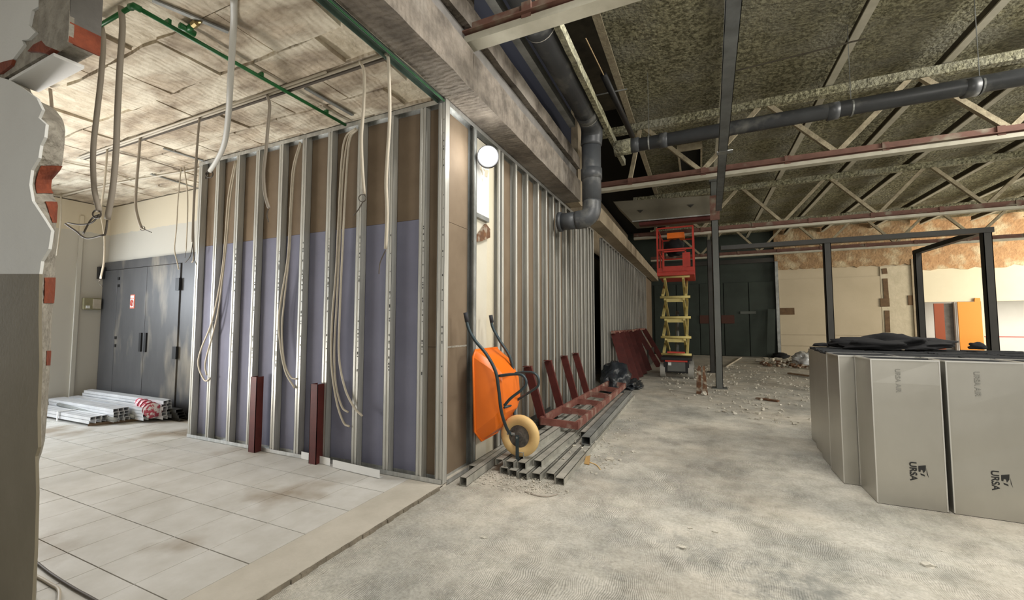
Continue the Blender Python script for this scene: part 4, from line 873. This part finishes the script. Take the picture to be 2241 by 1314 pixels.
# ================================================================== INSULATION DUCT BUNDLES
def text_obj(body, size, loc, rot, m, parent, name, ex=.0006):
    cu = bpy.data.curves.new(name, 'FONT'); cu.body = body; cu.size = size; cu.extrude = ex; cu.offset = size*.022
    o = bpy.data.objects.new(name, cu); COL.objects.link(o)
    dg = bpy.context.evaluated_depsgraph_get(); me = bpy.data.meshes.new_from_object(o.evaluated_get(dg))
    bpy.data.objects.remove(o); me.materials.clear(); me.materials.append(m)
    o = bpy.data.objects.new(name, me); COL.objects.link(o); o.parent = parent
    o.matrix_local = Matrix.Translation(Vector(loc)) @ rot; return o
ROT = Matrix(((0,1,0,0),(0,0,-1,0),(-1,0,0,0),(0,0,0,1)))   # text runs downwards, letters lean to +X, faces -Y
def bundle(x, y, wd, dp, h, lab, print_=False, lean=0, skew=0, tape=True):
    t = thing('insulation_bundle', lab, 'insulation', (x,y,0), 'foil-faced insulation duct bundles')
    e = .012; mb = MB(); sk = skew
    q = [V(x,y,0),V(x+wd,y-sk,0),V(x+wd,y+dp-sk,0),V(x,y+dp,0)]
    vs = []; nz_ = 6
    for k_ in range(nz_+1):
        for i_, p in enumerate(q): vs.append(p + V(random.uniform(-.003,.003),random.uniform(-.003,.003),.004+h*k_/nz_))
    if not tape: vs = [V(v.x,v.y,v.z*.975) for v in vs]
    fs = [(k_*4+i_, k_*4+(i_+1)%4, (k_+1)*4+(i_+1)%4, (k_+1)*4+i_) for k_ in range(nz_) for i_ in range(4)]
    mb.add(vs, fs); part(t, 'foil_facing', mb, M['foil'])
    tp = MB()
    for i_ in ([0,1,2,3] if tape else []):
        a, b = q[i_]+V(0,0,h), q[(i_+1)%4]+V(0,0,h); tp.bar(a+V(0,0,-.002), b+V(0,0,-.002), .010, .012)
        tp.bar(q[i_]+V(0,0,.01), q[i_]+V(0,0,h), .008, .008)
    if tape: part(t, 'foil_tape', tp, M['foil_edge'])
    nb = 9
    for k_ in range(nb):
        yy = y+.012+(dp-.024)*k_/nb; zt = h-.006+random.uniform(-.012,.010)
        part(t, 'board', MB().prism([V(x+.012,yy+.003,zt-.15),V(x+wd-.012,yy+.003-sk,zt-.15),V(x+wd-.012,yy+.003-sk,zt+random.uniform(-.006,.006)),V(x+.012,yy+.003,zt)], (0,(dp-.03)/nb-.004,0)), M['fleece'])
    if print_:
        xx = x+wd*.5; yy = y-.0035-sk*.5
        s_ = part(t, 'brand_print', MB().box((xx-.004,yy,.38),(xx-.003,yy+.001,.381)), M['ink'])
        text_obj('URSA', .062, (xx,yy,.375), ROT, M['ink'], s_, 'lettering')
        lg = MB()
        for pts in ([(.0,.0),(.055,.012),(.052,-.028),(.035,-.052),(.030,-.030),(.016,-.028),(.012,-.046),(.0,-.044)], [(.012,-.056),(.040,-.064),(.046,-.078),(.016,-.070)], [(.058,-.012),(.064,-.05),(.072,-.085),(.060,-.060)]):
            lg.prism([V(xx+.054+a*.85,yy-.0008,.345+b) for a, b in pts], (0,.001,0))
        sub(s_, 'logo_mark', lg, M['ink'])
        s2 = part(t, 'faded_print', MB().box((xx-.064,yy,1.10),(xx-.063,yy+.001,1.101)), M['ink_grey'])
        text_obj('URSA AIR', .046, (xx-.06,yy,1.13), ROT, M['ink_grey'], s2, 'lettering', .0003)
    return t
labs = ['foil-faced insulation bundle in the front row, left one with a printed logo', 'foil-faced insulation bundle in the front row, right of the black gap, with a printed logo', 'foil-faced insulation bundle in the front row, cut by the right edge of the photo']
H = 1.205
for k, lab in enumerate(labs): bundle(1.325+.478*k, 4.535-.005*k, .438 if k < 1 else .445, .40, H, lab, k < 2, skew=.004)
row = [('second row, leftmost bundle showing a narrow foil strip', 1.205), ('second row, second bundle from the left', 1.69), ('second row, third bundle from the left', 2.175), ('second row, fourth bundle from the left', 2.66)]
for l_, x in row: bundle(x, 4.955, .468, .42, H-.002, 'foil-faced insulation bundle, '+l_, tape=(x < 1.3))
for r_, (yy, nm) in enumerate(((5.39,'third'), (5.83,'fourth'), (6.27,'rear'))):
    for k, x in enumerate((1.225+.04*r_, 1.71+.04*r_, 2.195+.04*r_, 2.68+.04*r_)):
        bundle(x, yy, .468, .42, H+(-.004 if k else .002), 'foil-faced insulation bundle, %s row, %s' % (nm, ['leftmost with a darker side face','second from the left','third from the left','rightmost'][k]), tape=False)
# cloth heap and lump on top
mb = shift(blob(.50,.28,.105,.5,1.7,31,4), (2.05,6.35,H+.06)); o = mb.build('cloth_heap', M['cloth_black'], smooth=True); noisy(o,.02,7); tag(o, 'black crumpled cloth heaped on the insulation bundles', 'cloth')
mb = shift(blob(.07,.06,.055,.4,2,37,3), (2.80,6.35,H+.045)); o = mb.build('cloth_lump', M['cloth_black'], smooth=True); tag(o, 'small black lump on the insulation bundles near the right column', 'cloth')
mb = shift(blob(.10,.05,.03,.4,2,39,3), (1.42,6.5,H+.03)); o = mb.build('cloth_lump', M['cloth_black'], smooth=True); tag(o, 'small black rag at the left end of the cloth heap', 'cloth')

# ================================================================== BUNDLES OF PROFILES LEFT ROOM
random.seed(21)
def profstack(x0, y0, x1, y1, z, n, m, lab, w_=.06, h_=.05, rows=1):
    t = thing('profile_bundle', lab, 'metal profile', (x1,y1,z), 'profile bundles on the tiled floor')
    d = (V(x1,y1,0)-V(x0,y0,0)).normalized(); r = V(-d.y,d.x,0)
    for k in range(n):
        for q in range(rows):
            off = r*(w_*1.06*(k-(n-1)/2)); zz_ = z+q*h_*.9+.003; j = random.uniform(-.03,.03)
            part(t, 'profile', MB().prof(V(x0,y0,zz_)+off+d*j, V(x1,y1,zz_)+off+d*j, [(-w_/2,0),(-w_/2,h_),(w_/2,h_),(w_/2,0)], .003), m)
    return t
M['white_profile'] = mat('bright_zinc_profile', (.78,.79,.80), (.66,.67,.69), .35, .3, 5)
tb1 = thing('timber_batten', 'thin timber batten under the profile bundles, near end', 'batten', (-8,3.2,FZ))
part(tb1, 'batten', MB().bar(V(-8.12,3.06,.05), V(-7.75,3.76,.05), .05, .036), M['wood'])
tb2 = thing('timber_batten', 'thin timber batten under the profile bundles, far end', 'batten', (-9.9,3.2,FZ))
part(tb2, 'batten', MB().bar(V(-9.5,2.98,.05), V(-9.3,3.76,.05), .05, .036), M['wood'])
profstack(-9.98,3.10,-8.02,3.13,.07,3,M['white_profile'],'bright wrapped profile bundle nearest the camera on the tiled floor', rows=2)
profstack(-9.98,3.34,-7.86,3.33,.07,3,M['white_profile'],'profile bundle with grey open ends, second from the camera', rows=4)
profstack(-9.95,3.54,-7.60,3.53,.07,2,M['white_profile'],'low pair of profiles between the larger bundles', rows=4)
profstack(-9.9,3.70,-7.42,3.69,.07,2,M['white_profile'],'tall profile bundle in front of the metal doors', rows=6)
for (y, z, lab) in ((3.24,.115,'grey round tube lying on the near profile bundle'), (3.46,.115,'second grey round tube beside the checked cloth')):
    tag(MB().tube([V(-9.6,y,z+.08), V(-7.80,y,z-.005)], .03, 12).build('round_tube', M['galv_dull'], smooth=True), lab, 'tube')
t = thing('check_cloth', 'red and white checked cloth wrapped on a profile end', 'cloth', (-7.9,3.62,.1))
part(t, 'cloth', MB().tube([V(-8.0,3.60,.30), V(-7.50,3.56,.20)], .095, 14, radii=[.06,.11]), M['plaid_r'], smooth=True)
mb = MB()
for k in range(3): mb.tube([V(-7.84+.12*k,3.587-.010*k+(.083+.011*k)*math.cos(a),.268-.024*k+(.083+.011*k)*math.sin(a)) for a in [q*math.pi/8 for q in range(17)]], .006, 5)
part(t, 'check_stripe', mb, mat('dark_red_stripe', (.35,.03,.06)))
for k in range(4):
    mb = MB().prof(V(-8.4,3.83,.035+.045*k), V(-7.25,3.83-.02*k,.035+.045*k), [(-.045,0),(-.045,.04),(.045,.04),(.045,0)], .004)
    tag(mb.build('dark_channel', M['column']), 'dark channel beside the checked cloth, %s of four' % ['lowest','second from below','third from below','topmost'][k], 'metal profile', 'dark channels by the doors')
# wrapping straps
t = thing('plastic_strap', 'white plastic strap round the near profile bundle', 'strap', (-8.9,3.13,.2)); part(t, 'strap', MB().box((-8.93,3.0,.178), (-8.89,3.26,.184)).box((-8.93,2.995,.04), (-8.89,3.0,.184)), M['white'])
# switch box
t = thing('switch_box', 'old yellowish switch box on the grey side wall beside the doors', 'switch box', (-10.05,3.76,1.85))
part(t, 'housing', MB().box((-10.098,3.62,1.77), (-10.02,3.86,1.98)), M['box'], bevel=.006); part(t, 'cover', MB().box((-10.02,3.74,1.79), (-10.008,3.85,1.96)), M['cable'])
part(t, 'breaker', MB().box((-10.02,3.65,1.79), (-10.005,3.70,1.84)), M['white'])
t = thing('wall_bracket', 'small black bracket at the top left corner of the doors', 'bracket', (-10.05,3.86,2.4)); part(t, 'bracket', MB().box((-10.098,3.80,2.34), (-10.0,3.88,2.56)), M['black'])

# floor cables bottom left
t = thing('floor_cable', 'dark cable on the tiles at the foot of the foreground wall', 'cable', (-3.4,1.2,FZ))
part(t, 'sheath', MB().tube(smooth([at(40,1205,'z',FZ+.008), at(75,1228,'z',FZ+.008), at(110,1255,'z',FZ+.008), at(160,1287,'z',FZ+.008), at(205,1312,'z',FZ+.008), at(260,1345,'z',FZ+.008)]), .007, 8), M['wire'], smooth=True)
t = thing('floor_cable', 'pale bent cable on the tiles at the bottom left corner', 'cable', (-3.4,1.15,FZ))
part(t, 'sheath', MB().tube(smooth([at(50,1255,'z',FZ+.008), at(78,1261,'z',FZ+.008), at(112,1280,'z',FZ+.008), at(129,1293,'z',FZ+.008), at(128,1325,'z',FZ+.008)]), .008, 8), M['cable'], smooth=True)

# ================================================================== DEBRIS
random.seed(5)
def debris(name, lab, cx, cy, rx, ry, n, smin, smax, m, z=0, cat='debris'):
    mb = MB()
    for k in range(n):
        a = random.random()*6.283; r = math.sqrt(random.random()); s_ = random.uniform(smin,smax)
        x = cx+rx*r*math.cos(a); y = cy+ry*r*math.sin(a)
        Mt = Matrix.Translation(V(x,y,z+s_*.22)) @ Matrix.Rotation(random.random()*6.28,4,'Z') @ Matrix.Rotation(random.uniform(-.4,.4),4,'X')
        w1, w2, h_ = s_*random.uniform(.5,1), s_*random.uniform(.3,.7), s_*random.uniform(.15,.4)
        vs = [Mt @ V(sx*w1/2*random.uniform(.6,1), sy*w2/2*random.uniform(.6,1), sz*h_/2) for sx,sy,sz in ((-1,-1,-1),(1,-1,-1),(1,1,-1),(-1,1,-1),(-1,-1,1),(1,-1,1),(1,1,1),(-1,1,1))]
        mb.add(vs, [(0,3,2,1),(4,5,6,7),(0,1,5,4),(1,2,6,5),(2,3,7,6),(3,0,4,7)])
    tag(mb.build(name, m), lab, cat, kind='stuff')
debris('mortar_crumbs', 'mortar crumbs and chips around the channel pile ends', -1.65,3.68,.55,.20,300,.006,.032,M['chips'])
debris('mortar_crumbs', 'crumbs along the right side of the channel pile', -1.02,5.6,.22,1.7,160,.006,.04,M['chips'])
debris('mortar_crumbs', 'scattered chips on the hall floor past the column', 1.2,12.5,2.2,5,900,.02,.09,M['chips'])
debris('mortar_crumbs', 'fine grit scattered over the near hall floor', .4,4.0,2.6,2.8,420,.003,.012,M['chips'])
debris('mortar_crumbs', 'crumbs lying on top of the grey channels', -1.45,4.9,.30,.8,60,.01,.05,M['chips'],z=.068)
debris('mortar_crumbs', 'rubble at the foot of the cream far wall', 3.6,19.0,1.6,2.2,160,.05,.3,M['chips'])
debris('dark_rubble', 'dark broken rubble before the cream far wall', 3.2,18.0,1.2,1.2,70,.05,.3,M['rust'])
for pxy, s_, lab in (((1565,1165),.035,'white mortar chip on the near floor, centre right'), ((1492,1200),.05,'bone-shaped white chip on the near floor'), ((1510,1157),.03,'small white chip above the bone-shaped one'), ((1058,1178),.035,'flat grey chip left of the near floor centre'), ((1335,1008),.09,'larger pale fragment right of the channel pile'), ((1385,990),.05,'pale fragment right of the larger one'), ((2030,1240),.06,'pale lump on the floor before the insulation bundles')):
    p = at(*pxy,'z',0); mb = shift(blob(s_*.6,s_*.4,s_*.25,.6,2,pxy[0]%17,2), p+V(0,0,s_*.11)); tag(mb.build('mortar_chip', M['chips']), lab, 'debris', 'loose chips')
t = thing('post_stub', 'rusty cut-off twin post stub before the scissor lift', 'post', (0,9.9,0))
part(t, 'stub', MB().prism([V(-.11,9.95,0),V(.0,9.95,0),V(-.005,9.95,.58),V(-.05,9.95,.62),V(-.09,9.95,.5)], (0,.03,0)), M['rust'])
part(t, 'stub', MB().prism([V(.01,9.85,0),V(.12,9.85,0),V(.07,9.85,.62),V(.03,9.85,.60)], (0,.03,0)), M['rust']); part(t, 'plaster_lump', shift(blob(.06,.06,.05,.4,2,3,2), (.04,9.83,.03)), M['chips'])
tag(MB().bar(V(2.4,14.9,.04), V(3.6,13.2,.04), .12, .04).build('timber_board', M['wood']), 'weathered board on the floor left of the insulation stack', 'board')
mb = shift(blob(.45,.4,.32,.5,1.8,51,4), (3.62,18.6,.15)); o = mb.build('plastic_bag', M['wrap'], smooth=True); noisy(o,.05,5); tag(o, 'crumpled clear plastic heap before the cream wall', 'bag')
tag(shift(blob(.3,.25,.18,.4,2,53,3), (3.2,21.6,.09)).build('dark_sack', M['cloth_black'], smooth=True), 'small dark sack at the foot of the cream wall', 'bag')
t = thing('floor_rod', 'red and white marking rod lying past the column', 'rod', (1.3,19,0)); a, b = at(1590,803,'z',.02), at(1622,783,'z',.02)
part(t, 'rod', MB().tube([a,b], .03, 8), M['cable'])
tag(MB().bar(V(1.0,9.75,.02), V(1.35,9.55,.02), .09, .03).build('floor_scrap', M['rust']), 'small dark scrap on the rubble right of the column', 'debris')
t = thing('strap_loop', 'curved plastic offcut lying before the channel pile', 'strap', (-1.4,3.6,0))
part(t, 'strap', MB().tube(smooth([at(1148,1076,'z',.006), at(1175,1085,'z',.006), at(1200,1087,'z',.006), at(1220,1082,'z',.006)]), .006, 6), M['cable_brown'])
t = thing('strap_loop', 'brown tape scrap at the right edge of the channel pile', 'strap', (-1.1,4.6,0))
part(t, 'strap', MB().prism([at(1282,1000,'z',.02),at(1292,998,'z',.03),at(1290,1018,'z',.004),at(1278,1016,'z',.004)], (0,0,.004)), mat('brown_tape', (.42,.26,.10), rough=.4)); part(t, 'tail', MB().tube(smooth([at(1290,1012,'z',.006),at(1305,1018,'z',.006),at(1314,1028,'z',.006)]), .005, 6), M['tyre'])
# timber board on end by dark wall, red railing right
tag(MB().bar(V(2.85,21.9,.02), V(3.0,22.25,2.2), .05, .3, up=(1,0,0)).build('leaning_panel', M['darkgreen']), 'dark green panel leaning in the corner by the cream wall', 'panel')
t = thing('red_railing', 'red safety railing beyond the amber door', 'railing', (11,22,0))
part(t, 'rail', MB().bar(V(9.6,21.3,1.05), V(13.5,21.3,1.05), .03, .03), M['liftred'])
for x in (9.65,10.75,11.9): part(t, 'baluster', MB().bar(V(x,21.3,0), V(x,21.3,1.05), .03, .03), M['liftred'])
